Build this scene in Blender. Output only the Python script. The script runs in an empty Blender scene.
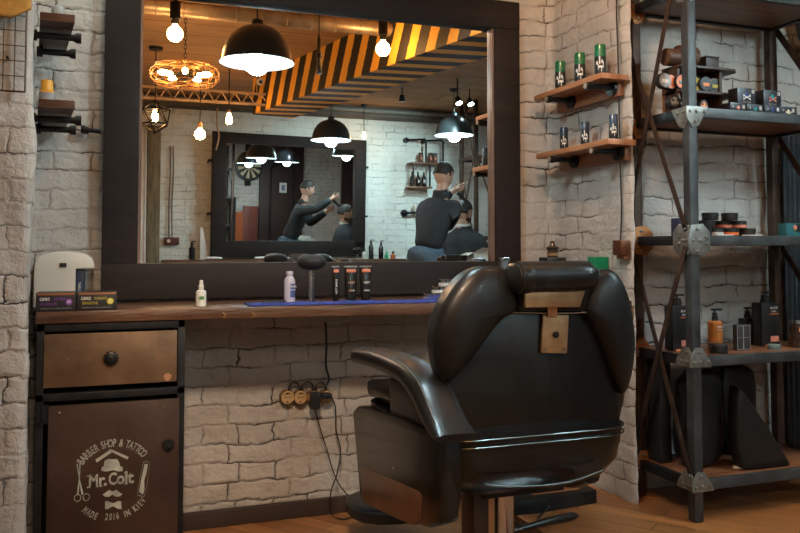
import bpy, bmesh, math, random
from mathutils import Vector as V3, Matrix, noise
random.seed(7)
sc = bpy.context.scene
COL = sc.collection
# ------------------------------------------------------------------ camera
YAW, PITCH, F, HC = math.radians(20), math.radians(2.5), 800.0, 1.05
PY0 = 248 - F*math.tan(PITCH)
fw = V3((math.sin(YAW)*math.cos(PITCH), math.cos(YAW)*math.cos(PITCH), math.sin(PITCH)))
rt = V3((math.cos(YAW), -math.sin(YAW), 0)); up = rt.cross(fw)
cd = bpy.data.cameras.new('camera'); cam = bpy.data.objects.new('camera', cd); COL.objects.link(cam)
cam.matrix_world = Matrix(((rt.x, up.x, -fw.x, 0), (rt.y, up.y, -fw.y, 0), (rt.z, up.z, -fw.z, HC), (0, 0, 0, 1)))
cd.sensor_width = 36; cd.lens = 36*F/800; cd.shift_y = -(266.5-PY0)/800; cd.clip_start = .05
sc.camera = cam
# ------------------------------------------------------------------ world and exposure
w = bpy.data.worlds.new('world'); sc.world = w; w.use_nodes = True
w.node_tree.nodes['Background'].inputs[0].default_value = (.55, .6, .68, 1)
w.node_tree.nodes['Background'].inputs[1].default_value = .05
sc.view_settings.view_transform = 'Standard'; sc.view_settings.look = 'None'
sc.view_settings.exposure = -.12; sc.view_settings.gamma = 1; sc.view_settings.use_curve_mapping = False
def light(name, kind, loc, energy, color, size=.1, target=None, spot=None, blend=.6):
    l = bpy.data.lights.new(name, kind); l.energy = energy; l.color = color
    if kind == 'AREA': l.size = size
    else: l.shadow_soft_size = size
    if spot: l.spot_size = math.radians(spot); l.spot_blend = blend
    o = bpy.data.objects.new(name, l); COL.objects.link(o); o.location = loc
    if target: o.rotation_euler = (V3(target)-V3(loc)).to_track_quat('-Z', 'Y').to_euler()
    return o
WARM = (1, .52, .22); COOL = (.72, .93, 1); NEUT = (1, .86, .7)
# fill spots added without fixtures, out of view, to brighten walls, rack and floor
light('fill_spot', 'SPOT', (.04, .5, 2.45), 200, (1, .74, .52), .10, (.82, 3.1, .30), 41)
light('fill_spot', 'SPOT', (1.0, 1.85, 2.5), 56, (1, .66, .44), .1, (2.15, 2.7, 1.6), 80)
light('fill_spot', 'SPOT', (.0, 2.70, 2.5), 11, (.80, .95, .92), .08, (-.12, 3.1, 1.25), 75)
light('fill_spot', 'SPOT', (2.95, .3, 2.45), 34, (.68, .82, 1), .1, (2.0, 2.6, .7), 45)
light('fill_spot', 'SPOT', (2.2, 1.5, 2.5), 85, (1, .55, .28), .1, (1.85, 2.2, 0), 50)
# ------------------------------------------------------------------ pixel helpers: a point of the room seen at a pixel of the photo
def ray(px, py): return fw + rt*((px-400)/F) + up*((PY0-py)/F)
C0 = V3((0, 0, HC))
def at(px, py, y):
    d = ray(px, py); return C0 + d*(y/d.y)
def atx(px, py, x):
    d = ray(px, py); return C0 + d*(x/d.x)
def atz(px, py, z):
    d = ray(px, py); return C0 + d*((z-HC)/d.z)
YW, YM, X1, YP, YB, ZC, ZF = 3.15, 3.115, 1.88, 2.56, 2.72, 2.6, .085
def vt(px, py, Y):      # a point seen in the big mirror at depth Y beyond it: its true place in the room
    p = at(px, py, Y); return V3((p.x, 2*YM-p.y, p.z))
# ------------------------------------------------------------------ materials
MATS = {}
def nt(name):
    m = bpy.data.materials.new(name); m.use_nodes = True
    t = m.node_tree; return m, t, t.nodes, t.links, t.nodes['Principled BSDF']
def mat(name, col, rough=.5, metal=0, var=.15, scale=12, bump=0, bscale=60, coat=0, spec=.5, emit=None, es=0, alpha=1, trans=0, col2=None, sheen=0, stretch=None):
    if name in MATS: return MATS[name]
    m, t, N, L, b = nt(name)
    b.inputs['Specular IOR Level'].default_value = spec; b.inputs['Roughness'].default_value = rough; b.inputs['Metallic'].default_value = metal
    b.inputs['Coat Weight'].default_value = coat; b.inputs['Transmission Weight'].default_value = trans
    b.inputs['Alpha'].default_value = alpha; b.inputs['Sheen Weight'].default_value = sheen
    tc = N.new('ShaderNodeTexCoord'); mp = N.new('ShaderNodeMapping'); L.new(tc.outputs['Object'], mp.inputs[0])
    if stretch: mp.inputs['Scale'].default_value = stretch
    n = N.new('ShaderNodeTexNoise'); n.inputs['Scale'].default_value = scale; n.inputs['Detail'].default_value = 5
    L.new(mp.outputs[0], n.inputs['Vector'])
    r = N.new('ShaderNodeValToRGB'); L.new(n.outputs['Fac'], r.inputs[0])
    c2 = col2 or tuple(min(1, c*(1+var)) for c in col)
    c1 = tuple(c*(1-var) for c in col) if not col2 else col
    r.color_ramp.elements[0].position = .32; r.color_ramp.elements[1].position = .68
    r.color_ramp.elements[0].color = (*c1, 1); r.color_ramp.elements[1].color = (*c2, 1)
    L.new(r.outputs[0], b.inputs['Base Color'])
    if bump:
        n2 = N.new('ShaderNodeTexNoise'); n2.inputs['Scale'].default_value = bscale; n2.inputs['Detail'].default_value = 4
        L.new(mp.outputs[0], n2.inputs['Vector'])
        bp = N.new('ShaderNodeBump'); bp.inputs['Strength'].default_value = bump; bp.inputs['Distance'].default_value = .01
        L.new(n2.outputs['Fac'], bp.inputs['Height']); L.new(bp.outputs[0], b.inputs['Normal'])
    if emit:
        b.inputs['Emission Color'].default_value = (*emit, 1); b.inputs['Emission Strength'].default_value = es
    MATS[name] = m; return m
def math_node(N, L, op, a, b=None, c=None):
    n = N.new('ShaderNodeMath'); n.operation = op
    for i, v in enumerate((a, b, c)):
        if v is None: continue
        if isinstance(v, (int, float)): n.inputs[i].default_value = v
        else: L.new(v, n.inputs[i])
    return n.outputs[0]
def mixc(N, L, f, a, b):
    n = N.new('ShaderNodeMix'); n.data_type = 'RGBA'
    for s, v in ((n.inputs[0], f), (n.inputs[6], a), (n.inputs[7], b)):
        if isinstance(v, (int, float)): s.default_value = v
        elif isinstance(v, tuple): s.default_value = (*v, 1)
        else: L.new(v, s)
    return n.outputs[2]
def noise_node(N, L, vec, scale, detail=5, rough=.5):
    n = N.new('ShaderNodeTexNoise'); n.inputs['Scale'].default_value = scale
    n.inputs['Detail'].default_value = detail; n.inputs['Roughness'].default_value = rough
    L.new(vec, n.inputs['Vector']); return n.outputs['Fac']
def ramp(N, L, f, p0, p1):
    n = N.new('ShaderNodeMapRange'); n.inputs[1].default_value = p0; n.inputs[2].default_value = p1
    L.new(f, n.inputs[0]); return n.outputs[0]
def brick_mat(name, base, base2, crack, stain, bw=.235, rh=.074, crackiness=.5):
    m, t, N, L, b = nt(name)
    b.inputs['Roughness'].default_value = .62
    tc = N.new('ShaderNodeTexCoord'); uv = tc.outputs['UV']
    nv = N.new('ShaderNodeTexNoise'); nv.inputs['Scale'].default_value = 3.6; nv.inputs['Detail'].default_value = 6; nv.inputs['Roughness'].default_value = .65
    L.new(uv, nv.inputs['Vector'])
    sub = N.new('ShaderNodeVectorMath'); sub.operation = 'SUBTRACT'; L.new(nv.outputs['Color'], sub.inputs[0]); sub.inputs[1].default_value = (.5, .5, .5)
    scl = N.new('ShaderNodeVectorMath'); scl.operation = 'SCALE'; L.new(sub.outputs[0], scl.inputs[0]); scl.inputs[3].default_value = .075
    nv2 = N.new('ShaderNodeTexNoise'); nv2.inputs['Scale'].default_value = 26; nv2.inputs['Detail'].default_value = 4; L.new(uv, nv2.inputs['Vector'])
    s2 = N.new('ShaderNodeVectorMath'); s2.operation = 'SUBTRACT'; L.new(nv2.outputs['Color'], s2.inputs[0]); s2.inputs[1].default_value = (.5, .5, .5)
    s3 = N.new('ShaderNodeVectorMath'); s3.operation = 'SCALE'; L.new(s2.outputs[0], s3.inputs[0]); s3.inputs[3].default_value = .02
    a0 = N.new('ShaderNodeVectorMath'); L.new(scl.outputs[0], a0.inputs[0]); L.new(s3.outputs[0], a0.inputs[1])
    add = N.new('ShaderNodeVectorMath'); L.new(uv, add.inputs[0]); L.new(a0.outputs[0], add.inputs[1])
    def brick(ms, sm, ofs=.5):
        k = N.new('ShaderNodeTexBrick'); k.inputs['Scale'].default_value = 1; k.inputs['Brick Width'].default_value = bw
        k.inputs['Row Height'].default_value = rh; k.inputs['Mortar Size'].default_value = ms; k.inputs['Mortar Smooth'].default_value = sm
        k.offset = ofs; k.inputs['Color1'].default_value = (0, 0, 0, 1); k.inputs['Color2'].default_value = (1, 1, 1, 1)
        k.inputs['Mortar'].default_value = (.5, .5, .5, 1); k.squash = .58; k.squash_frequency = 2
        L.new(add.outputs[0], k.inputs['Vector']); return k
    kb = brick(.011, 1.0); kc = brick(.0026, .5)
    m1 = ramp(N, L, noise_node(N, L, uv, 7, 4), .5-.12*crackiness, .62-.12*crackiness)
    m2 = ramp(N, L, noise_node(N, L, uv, 2.2, 3), .3, .55)
    crackf = math_node(N, L, 'MULTIPLY', math_node(N, L, 'MULTIPLY', kc.outputs['Fac'], m1), m2)
    col = mixc(N, L, ramp(N, L, noise_node(N, L, uv, 3, 8, .65), .35, .65), base, base2)
    st = ramp(N, L, noise_node(N, L, add.outputs[0], 6, 8, .7), .6, .75)
    col = mixc(N, L, math_node(N, L, 'MULTIPLY', st, .5), col, stain)
    st2 = ramp(N, L, noise_node(N, L, uv, 1.6, 7, .7), .54, .70); col = mixc(N, L, math_node(N, L, 'MULTIPLY', st2, .35), col, stain)
    soft = math_node(N, L, 'MULTIPLY', kb.outputs['Fac'], .13)
    col = mixc(N, L, soft, col, stain)
    col = mixc(N, L, math_node(N, L, 'MULTIPLY', crackf, .92), col, crack)
    pits = ramp(N, L, noise_node(N, L, uv, 38, 3, .6), .71, .76)
    col = mixc(N, L, math_node(N, L, 'MULTIPLY', pits, .6), col, crack)
    L.new(col, b.inputs['Base Color'])
    h = math_node(N, L, 'MULTIPLY', math_node(N, L, 'MULTIPLY', kb.outputs['Fac'], math_node(N, L, 'ADD', m2, .06)), -.42)
    sep = N.new('ShaderNodeSeparateColor'); L.new(kb.outputs['Color'], sep.inputs[0])
    h = math_node(N, L, 'ADD', h, math_node(N, L, 'MULTIPLY', sep.outputs[0], .12))
    h = math_node(N, L, 'ADD', h, math_node(N, L, 'MULTIPLY', noise_node(N, L, uv, 13, 7, .6), 2.6))
    h = math_node(N, L, 'SUBTRACT', h, math_node(N, L, 'MULTIPLY', crackf, 1.6))
    h = math_node(N, L, 'SUBTRACT', h, math_node(N, L, 'MULTIPLY', pits, .5))
    bp = N.new('ShaderNodeBump'); bp.inputs['Strength'].default_value = .8; bp.inputs['Distance'].default_value = .009
    L.new(h, bp.inputs['Height']); L.new(bp.outputs[0], b.inputs['Normal'])
    return m
def plank_mat(name, c1, c2, width, length, ang=0, rough=.4, coat=0, gap=.0025, gapc=(.01, .007, .005), vert=False, grain=1.0):
    m, t, N, L, b = nt(name); b.inputs['Roughness'].default_value = rough; b.inputs['Coat Weight'].default_value = coat
    tc = N.new('ShaderNodeTexCoord'); mp = N.new('ShaderNodeMapping'); L.new(tc.outputs['Object'], mp.inputs[0])
    mp.inputs['Rotation'].default_value = (math.pi/2, 0, math.pi/2) if vert == 'x' else (math.pi/2, 0, 0) if vert else (0, 0, -ang)
    vec = mp.outputs[0]
    if vert:      # planks stand upright: length along z, width along x+y
        s = N.new('ShaderNodeSeparateXYZ'); L.new(tc.outputs['Object'], s.inputs[0])
        c = N.new('ShaderNodeCombineXYZ'); L.new(s.outputs[2], c.inputs[0]); L.new(math_node(N, L, 'ADD', s.outputs[0], s.outputs[1]), c.inputs[1]); vec = c.outputs[0]
    k = N.new('ShaderNodeTexBrick'); k.inputs['Scale'].default_value = 1; k.inputs['Brick Width'].default_value = length; k.inputs['Row Height'].default_value = width
    k.inputs['Mortar Size'].default_value = gap; k.inputs['Mortar Smooth'].default_value = .3; k.offset = .37
    k.inputs['Color1'].default_value = (*c1, 1); k.inputs['Color2'].default_value = (*c2, 1); k.inputs['Mortar'].default_value = (*gapc, 1)
    L.new(vec, k.inputs['Vector'])
    g = N.new('ShaderNodeMapping'); g.inputs['Scale'].default_value = (2.5, 38, 38); L.new(vec, g.inputs[0])
    gn = ramp(N, L, noise_node(N, L, g.outputs[0], 1.2, 7, .6), .36, .64)
    dark = tuple(x*.38 for x in c1)
    col = mixc(N, L, math_node(N, L, 'MULTIPLY', gn, .65*grain), k.outputs['Color'], dark)
    g2 = ramp(N, L, noise_node(N, L, vec, 2.5, 4), .45, .7)
    col = mixc(N, L, math_node(N, L, 'MULTIPLY', g2, .45*grain), col, dark)
    L.new(col, b.inputs['Base Color'])
    bp = N.new('ShaderNodeBump'); bp.inputs['Strength'].default_value = .35; bp.inputs['Distance'].default_value = .004
    L.new(math_node(N, L, 'SUBTRACT', math_node(N, L, 'MULTIPLY', gn, -.3), k.outputs['Fac']), bp.inputs['Height']); L.new(bp.outputs[0], b.inputs['Normal'])
    return m
def stripe_mat(name, ca, cb, pitch, slant, duty=.5):
    m, t, N, L, b = nt(name); b.inputs['Roughness'].default_value = .7
    tc = N.new('ShaderNodeTexCoord'); s = N.new('ShaderNodeSeparateXYZ'); L.new(tc.outputs['Object'], s.inputs[0])
    v = math_node(N, L, 'ADD', s.outputs[0], math_node(N, L, 'MULTIPLY', s.outputs[2], slant))
    v = math_node(N, L, 'ADD', v, math_node(N, L, 'MULTIPLY', s.outputs[1], -slant*.8))
    v = math_node(N, L, 'ADD', v, math_node(N, L, 'MULTIPLY', noise_node(N, L, tc.outputs['Object'], 22, 4, .7), .03))
    f = math_node(N, L, 'GREATER_THAN', math_node(N, L, 'FRACT', math_node(N, L, 'DIVIDE', v, pitch)), duty)
    wear = ramp(N, L, noise_node(N, L, tc.outputs['Object'], 9, 8, .7), .62, .68)
    col = mixc(N, L, f, ca, cb); col = mixc(N, L, math_node(N, L, 'MULTIPLY', wear, .5), col, (.03, .025, .02))
    L.new(col, b.inputs['Base Color']); return m
# ------------------------------------------------------------------ mesh helpers
ORG = {}
def tag(o, label=None, cat=None, group=None, kind=None):
    if label: o['label'] = label
    if cat: o['category'] = cat
    if group: o['group'] = group
    if kind: o['kind'] = kind
    return o
def thing(name, label, cat, loc=(0, 0, 0), group=None):
    o = bpy.data.objects.new(name, None); COL.objects.link(o); o.location = loc
    o.empty_display_size = .05; ORG[o] = V3(loc); return tag(o, label, cat, group)
def frame_of(p0, p1):
    d = (V3(p1)-V3(p0)); l = d.length; z = d.normalized()
    x = z.cross(V3((0, 0, 1)))
    if x.length < 1e-4: x = V3((1, 0, 0))
    x.normalize(); return x, z.cross(x), z, l
def link_mesh(me, name, m, parent=None, org=None, smooth=35, scn_label=None):
    o = bpy.data.objects.new(name, me); COL.objects.link(o)
    if m: me.materials.append(m)
    base = ORG.get(parent) if parent is not None else (V3(org) if org is not None else V3((0, 0, 0)))
    me.transform(Matrix.Translation(-base)); ORG[o] = base
    if parent is not None: o.parent = parent
    else: o.location = base
    if scn_label: o['label'] = scn_label
    return o
class MB:
    def __init__(s): s.bm = bmesh.new()
    def quad(s, vs, fs, M=None):
        b = [s.bm.verts.new(M @ V3(v) if M else V3(v)) for v in vs]
        for f in fs:
            try: s.bm.faces.new([b[i] for i in f])
            except ValueError: pass
        return s
    def box(s, c, d, rz=0, M=None):
        x, y, z = d[0]/2, d[1]/2, d[2]/2
        vs = [(i*x, j*y, k*z) for k in (-1, 1) for j in (-1, 1) for i in (-1, 1)]
        T = Matrix.Translation(V3(c)) @ (M.to_4x4() if M else Matrix.Rotation(rz, 4, 'Z'))
        return s.quad(vs, [(0, 2, 3, 1), (4, 5, 7, 6), (0, 1, 5, 4), (2, 6, 7, 3), (0, 4, 6, 2), (1, 3, 7, 5)], T)
    def bb(s, a, b):
        a, b = V3(a), V3(b); return s.box((a+b)/2, [abs(q) for q in (b-a)])
    def bar(s, p0, p1, w, h, side=None):
        x, y, z, l = frame_of(p0, p1)
        if side: x = V3(side); x = (x - z*x.dot(z)).normalized(); y = z.cross(x)
        M = Matrix((x, y, z)).transposed(); return s.box((V3(p0)+V3(p1))/2, (w, h, l), M=M)
    def tube(s, pts, r, n=10, cap=True, closed=False, ell=None):
        pts = [V3(p) for p in pts]; rs = r if isinstance(r, (list, tuple)) else [r]*len(pts)
        rings = []; px = None; K = len(pts)
        for i, p in enumerate(pts):
            if closed: d = pts[(i+1) % K]-pts[i-1]
            else: d = (pts[min(i+1, K-1)]-pts[max(i-1, 0)])
            z = d.normalized()
            if px is None:
                x = z.cross(V3((0, 0, 1)))
                if x.length < .05: x = V3((1, 0, 0))
            else: x = px - z*px.dot(z)
            x.normalize(); px = x; y = z.cross(x)
            rings.append([s.bm.verts.new(p + x*(rs[i]*math.cos(a*math.tau/n)) + y*(rs[i]*math.sin(a*math.tau/n)*(ell or 1))) for a in range(n)])
        for i in range(K if closed else K-1):
            A, B = rings[i], rings[(i+1) % K]
            for a in range(n): s.bm.faces.new((A[a], A[(a+1) % n], B[(a+1) % n], B[a]))
        if cap and not closed:
            s.bm.faces.new(rings[0][::-1]); s.bm.faces.new(rings[-1])
        return s
    def cyl(s, p0, p1, r, r1=None, n=20): return s.tube([p0, p1], [r, r if r1 is None else r1], n)
    def lathe(s, c, prof, n=28, M=None, capb=True, capt=True):
        T = Matrix.Translation(V3(c)) @ (M.to_4x4() if M else Matrix.Identity(4))
        rings = []
        for r, z in prof:
            if r < 1e-5: rings.append([s.bm.verts.new(T @ V3((0, 0, z)))])
            else: rings.append([s.bm.verts.new(T @ V3((r*math.cos(a*math.tau/n), r*math.sin(a*math.tau/n), z))) for a in range(n)])
        for A, B in zip(rings, rings[1:]):
            if len(A) == 1 and len(B) == 1: continue
            for a in range(n):
                b2 = (a+1) % n
                if len(A) == 1: s.bm.faces.new((A[0], B[b2], B[a]))
                elif len(B) == 1: s.bm.faces.new((A[a], A[b2], B[0]))
                else: s.bm.faces.new((A[a], A[b2], B[b2], B[a]))
        if capb and len(rings[0]) > 1: s.bm.faces.new(rings[0][::-1])
        if capt and len(rings[-1]) > 1: s.bm.faces.new(rings[-1])
        return s
    def sphere(s, c, r, sc3=(1, 1, 1), n=16):
        prof = [(math.sin(i*math.pi/(n//2))*r, -math.cos(i*math.pi/(n//2))*r) for i in range(n//2+1)]
        return s.lathe(c, prof, n, Matrix.Diagonal(V3(sc3)))
    def prism(s, pts, vec):
        v = V3(vec); A = [s.bm.verts.new(V3(p)) for p in pts]; B = [s.bm.verts.new(V3(p)+v) for p in pts]
        n = len(pts); s.bm.faces.new(A[::-1]); s.bm.faces.new(B)
        for i in range(n): s.bm.faces.new((A[i], A[(i+1) % n], B[(i+1) % n], B[i]))
        return s
    def pillow(s, pts, vec, rings=7, p=2.6, back=True, sub=2):
        """domed cushion: outline pts, bulging by vec on one side and (back) -vec on the other"""
        P = [V3(q) for q in pts]
        for _ in range(sub):      # Chaikin smoothing
            Q = []
            for i in range(len(P)):
                a, b = P[i], P[(i+1) % len(P)]; Q += [a*.75+b*.25, a*.25+b*.75]
            P = Q
        c = sum(P, V3((0, 0, 0)))/len(P); v = V3(vec); n = len(P)
        edge = [s.bm.verts.new(q) for q in P]
        for sg in ((1, -1) if back else (1,)):
            prev = edge
            for k in range(1, rings+1):
                a = k/rings*math.pi/2; sc_ = max(0, math.cos(a))**(2/p); h = math.sin(a)**(2/p)
                if k == rings:
                    top = s.bm.verts.new(c + v*sg)
                    for i in range(n): s.bm.faces.new((prev[i], prev[(i+1) % n], top) if sg > 0 else (prev[(i+1) % n], prev[i], top))
                else:
                    cur = [s.bm.verts.new(c + (q-c)*sc_ + v*(sg*h)) for q in P]
                    for i in range(n):
                        f = (prev[i], prev[(i+1) % n], cur[(i+1) % n], cur[i]); s.bm.faces.new(f if sg > 0 else f[::-1])
                    prev = cur
        return s
    def sweep(s, pts, wh, side=(1, 0, 0), p=3.2, n=20):
        pts = [V3(q) for q in pts]; side = V3(side); rings = []
        for i, q in enumerate(pts):
            d = (pts[min(i+1, len(pts)-1)]-pts[max(i-1, 0)]).normalized(); u = d.cross(side).normalized(); W, H = wh[i]
            r = []
            for a in range(n):
                c_, s_ = math.cos(a*math.tau/n), math.sin(a*math.tau/n)
                r.append(s.bm.verts.new(q + side*(W*abs(c_)**(2/p)*(1 if c_ > 0 else -1)) + u*(H*abs(s_)**(2/p)*(1 if s_ > 0 else -1))))
            rings.append(r)
        for A, B in zip(rings, rings[1:]):
            for a in range(n): s.bm.faces.new((A[a], A[(a+1) % n], B[(a+1) % n], B[a]))
        s.bm.faces.new(rings[0][::-1]); s.bm.faces.new(rings[-1]); return s
    def addmesh(s, me, M): 
        me.transform(M); s.bm.from_mesh(me); return s
    def build(s, name, m, parent=None, org=None, bev=0, ang=38, label=None):
        bm = s.bm
        bmesh.ops.recalc_face_normals(bm, faces=bm.faces)
        if bev:
            es = [e for e in bm.edges if len(e.link_faces) == 2 and e.calc_face_angle(0) > .6]
            if es: bmesh.ops.bevel(bm, geom=es, offset=bev, segments=2, profile=.6, affect='EDGES', clamp_overlap=True)
        for f in bm.faces: f.smooth = True
        for e in bm.edges:
            if len(e.link_faces) == 2 and e.calc_face_angle(0) > math.radians(ang): e.smooth = False
        me = bpy.data.meshes.new(name); bm.to_mesh(me); bm.free()
        return link_mesh(me, name, m, parent, org, scn_label=label)
def text_mesh(body, size, depth=.0006, bold=0.0, sx=1.0):
    cu = bpy.data.curves.new('t', 'FONT'); cu.body = body; cu.size = size; cu.extrude = depth/2; cu.offset = bold
    cu.align_x = 'CENTER'; cu.align_y = 'CENTER'; cu.resolution_u = 3
    o = bpy.data.objects.new('t', cu); COL.objects.link(o)
    dg = bpy.context.evaluated_depsgraph_get(); dg.update()
    me = bpy.data.meshes.new_from_object(o.evaluated_get(dg)); bpy.data.objects.remove(o); bpy.data.curves.remove(cu)
    me.transform(Matrix.Diagonal((sx, 1, 1, 1))); return me
def facing(loc, rot=0, n='-y'):
    """matrix that stands lettering upright at loc, readable from -y (or from -x)"""
    M = Matrix.Rotation(math.pi/2, 4, 'X')
    if n == '-x': M = Matrix.Rotation(-math.pi/2, 4, 'Z') @ M
    if n == '+y': M = Matrix.Rotation(math.pi, 4, 'Z') @ M
    return Matrix.Translation(V3(loc)) @ M @ Matrix.Rotation(rot, 4, 'Z')
def letters(items, name, m, parent, n='-y'):
    b = MB()
    for it in items:
        body, size, loc = it[:3]; rot = it[3] if len(it) > 3 else 0; bold = it[4] if len(it) > 4 else 0; sx = it[5] if len(it) > 5 else 1
        b.addmesh(text_mesh(body, size, bold=bold, sx=sx), facing(loc, rot, n))
    me = bpy.data.meshes.new(name); b.bm.to_mesh(me); b.bm.free()
    return link_mesh(me, name, m, parent)
def kids(o): return [c for c in COL.objects if c.parent == o]
def dup(root, loc, label=None, rz=None, group=None):
    def cp(o, par):
        c = o.copy(); COL.objects.link(c)
        if par is not None: c.parent = par
        for ch in kids(o): cp(ch, c)
        return c
    r = cp(root, None); r.location = loc
    if rz is not None: r.rotation_euler = (0, 0, rz)
    if label: r['label'] = label
    if group: r['group'] = group
    return r
def place(o, loc, rz=0): o.location = loc; o.rotation_euler = (0, 0, rz); return o
# ------------------------------------------------------------------ materials of the place
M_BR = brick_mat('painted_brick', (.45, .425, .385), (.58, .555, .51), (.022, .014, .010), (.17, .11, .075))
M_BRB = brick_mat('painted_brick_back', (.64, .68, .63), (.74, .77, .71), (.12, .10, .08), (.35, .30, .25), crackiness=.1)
M_BLK = mat('black_steel', (.022, .022, .023), .42, .6, .3, 20, .1, 90)
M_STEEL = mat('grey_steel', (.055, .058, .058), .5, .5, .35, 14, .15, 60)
M_RUST = mat('brown_steel', (.075, .045, .032), .5, .6, .35, 14, .2, 60)
M_PLATE = mat('plate_steel', (.24, .24, .215), .45, .7, .3, 40)
M_BRPL = mat('brass_plate', (.42, .24, .12), .36, .75, .3, 25, col2=(.55, .36, .2))
M_TRIM = mat('dark_chrome', (.16, .17, .17), .22, 1, .05, 8)
M_CHR = mat('chrome', (.7, .72, .72), .14, 1, .05, 8)
M_DW = mat('dark_wood', (.013, .009, .0075), .66, 0, .3, 3, .12, 14, col2=(.022, .015, .012), stretch=(1, 1, 6), spec=.22)
M_CW = mat('counter_wood', (.055, .026, .014), .34, 0, .3, 3, .3, 14, col2=(.14, .062, .030), stretch=(1, 9, 9))
M_SW = mat('shelf_wood', (.17, .065, .026), .45, 0, .3, 4, .2, 14, col2=(.32, .13, .05), stretch=(9, 1, 9))
M_SWX = mat('shelf_wood_long', (.12, .048, .022), .45, 0, .3, 4, .2, 14, col2=(.22, .09, .04), stretch=(1, 9, 9))
M_LE = mat('black_leather', (.009, .0085, .008), .36, 0, .25, 6, .05, 260, coat=.05, spec=.34)
M_SHELL = mat('black_shell', (.010, .0085, .0075), .26, 0, .2, 6, coat=.12, spec=.36)
M_BP = mat('black_plastic', (.014, .014, .014), .38, 0, .2, 20)
M_WP = mat('white_plastic', (.62, .60, .54), .38, 0, .05, 10)
M_GLASSB = mat('lit_bulb_glass', (1, .8, .5), .2, emit=(1, .48, .15), es=110)
M_FIL = mat('bulb_filament', (1, .8, .5), .2, emit=(1, .72, .36), es=70)
M_COOLB = mat('cool_bulb', (1, 1, 1), .2, emit=(.70, .93, 1), es=170)
M_SHIN = mat('shade_inside', (.85, .93, .95), .5, 0, .03, 8)
M_SHO = mat('shade_outside', (.022, .028, .030), .28, 0, .2, 9, coat=.4)
M_SKIN = mat('skin', (.50, .29, .20), .5, 0, .08, 20)
M_HAIR = mat('dark_hair', (.02, .014, .011), .6, 0, .3, 60, .3, 200)
M_TEE = mat('black_cloth', (.018, .021, .023), .85, 0, .2, 14, .3, 30)
M_JEAN = mat('blue_denim', (.05, .085, .13), .85, 0, .3, 16, .2, 200, col2=(.10, .16, .22))
M_ORG = mat('orange_print', (.75, .16, .04), .5)
M_WHT = mat('white_print', (.72, .72, .68), .6, 0, .06)
M_BLUE = mat('blue_cloth', (.02, .035, .20), .9, 0, .3, 40, .4, 160)
# ------------------------------------------------------------------ the room shell
def wall_run(name, pts, m, z0=0, z1=ZC, step=.016, amp=.012, radius=.0, thick=.12, seed=0):
    """rough painted wall extruded up from a plan polyline (the room lies on its right-hand side)"""
    P = []; s = 0
    for a, b in zip(pts, pts[1:]):
        a, b = V3((*a, 0)), V3((*b, 0)); n = max(1, int((b-a).length/step)); d = (b-a).normalized(); nn = V3((d.y, -d.x, 0))
        for i in range(n): P.append((a.lerp(b, i/n), nn, s+(b-a).length*i/n))
        s += (b-a).length
    P.append((b, nn, s))
    R = 2; Q = []
    for i in range(len(P)):
        lo, hi = max(0, i-R), min(len(P)-1, i+R); w_ = range(lo, hi+1)
        if i < R or i > len(P)-1-R: Q.append(P[i]); continue
        Q.append((sum((P[k][0] for k in w_), V3((0, 0, 0)))/len(w_), sum((P[k][1] for k in w_), V3((0, 0, 0))).normalized(), P[i][2]))
    nz = int((z1-z0)/step); bm = bmesh.new(); uvl = bm.loops.layers.uv.new('UVMap'); cols = []; uvs = {}
    for p, n, u in Q:
        c = []
        for k in range(nz+1):
            z = z0+(z1-z0)*k/nz; q = V3((u*1.0+seed, z, 3.1))
            h = noise.noise(q*3.1)*amp + noise.noise(q*9)*amp*.45 + noise.noise(q*26)*amp*.22
            v = bm.verts.new(p + n*h + V3((0, 0, z))); uvs[v] = (u, z); c.append(v)
        cols.append(c)
    for A, B in zip(cols, cols[1:]):
        for k in range(nz):
            f = bm.faces.new((A[k], B[k], B[k+1], A[k+1])); f.smooth = True
            for l in f.loops: l[uvl].uv = uvs[l.vert]
    # the wall's body behind its face
    for c in (cols,):
        back = [[bm.verts.new(p - n*thick + V3((0, 0, z))) for z in (z0, z1)] for p, n, u in (Q[0], Q[-1])]
    me = bpy.data.meshes.new(name); bm.to_mesh(me); bm.free()
    return tag(link_mesh(me, name, m), kind='structure')
PL, YPL = -.212, 2.61
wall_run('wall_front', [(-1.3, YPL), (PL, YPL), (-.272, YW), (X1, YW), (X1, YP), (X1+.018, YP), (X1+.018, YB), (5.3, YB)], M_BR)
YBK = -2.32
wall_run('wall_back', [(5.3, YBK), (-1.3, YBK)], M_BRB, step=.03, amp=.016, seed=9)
M_CON = mat('grey_plaster', (.25, .24, .23), .8, 0, .2, 5, .3, 30)
tag(MB().box((5.36, .2, ZC/2), (.12, 5.3, ZC)).build('wall_right', M_CON), kind='structure')
tag(MB().box((-1.36, .2, ZC/2), (.12, 5.3, ZC)).build('wall_left', M_CON), kind='structure')
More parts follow.
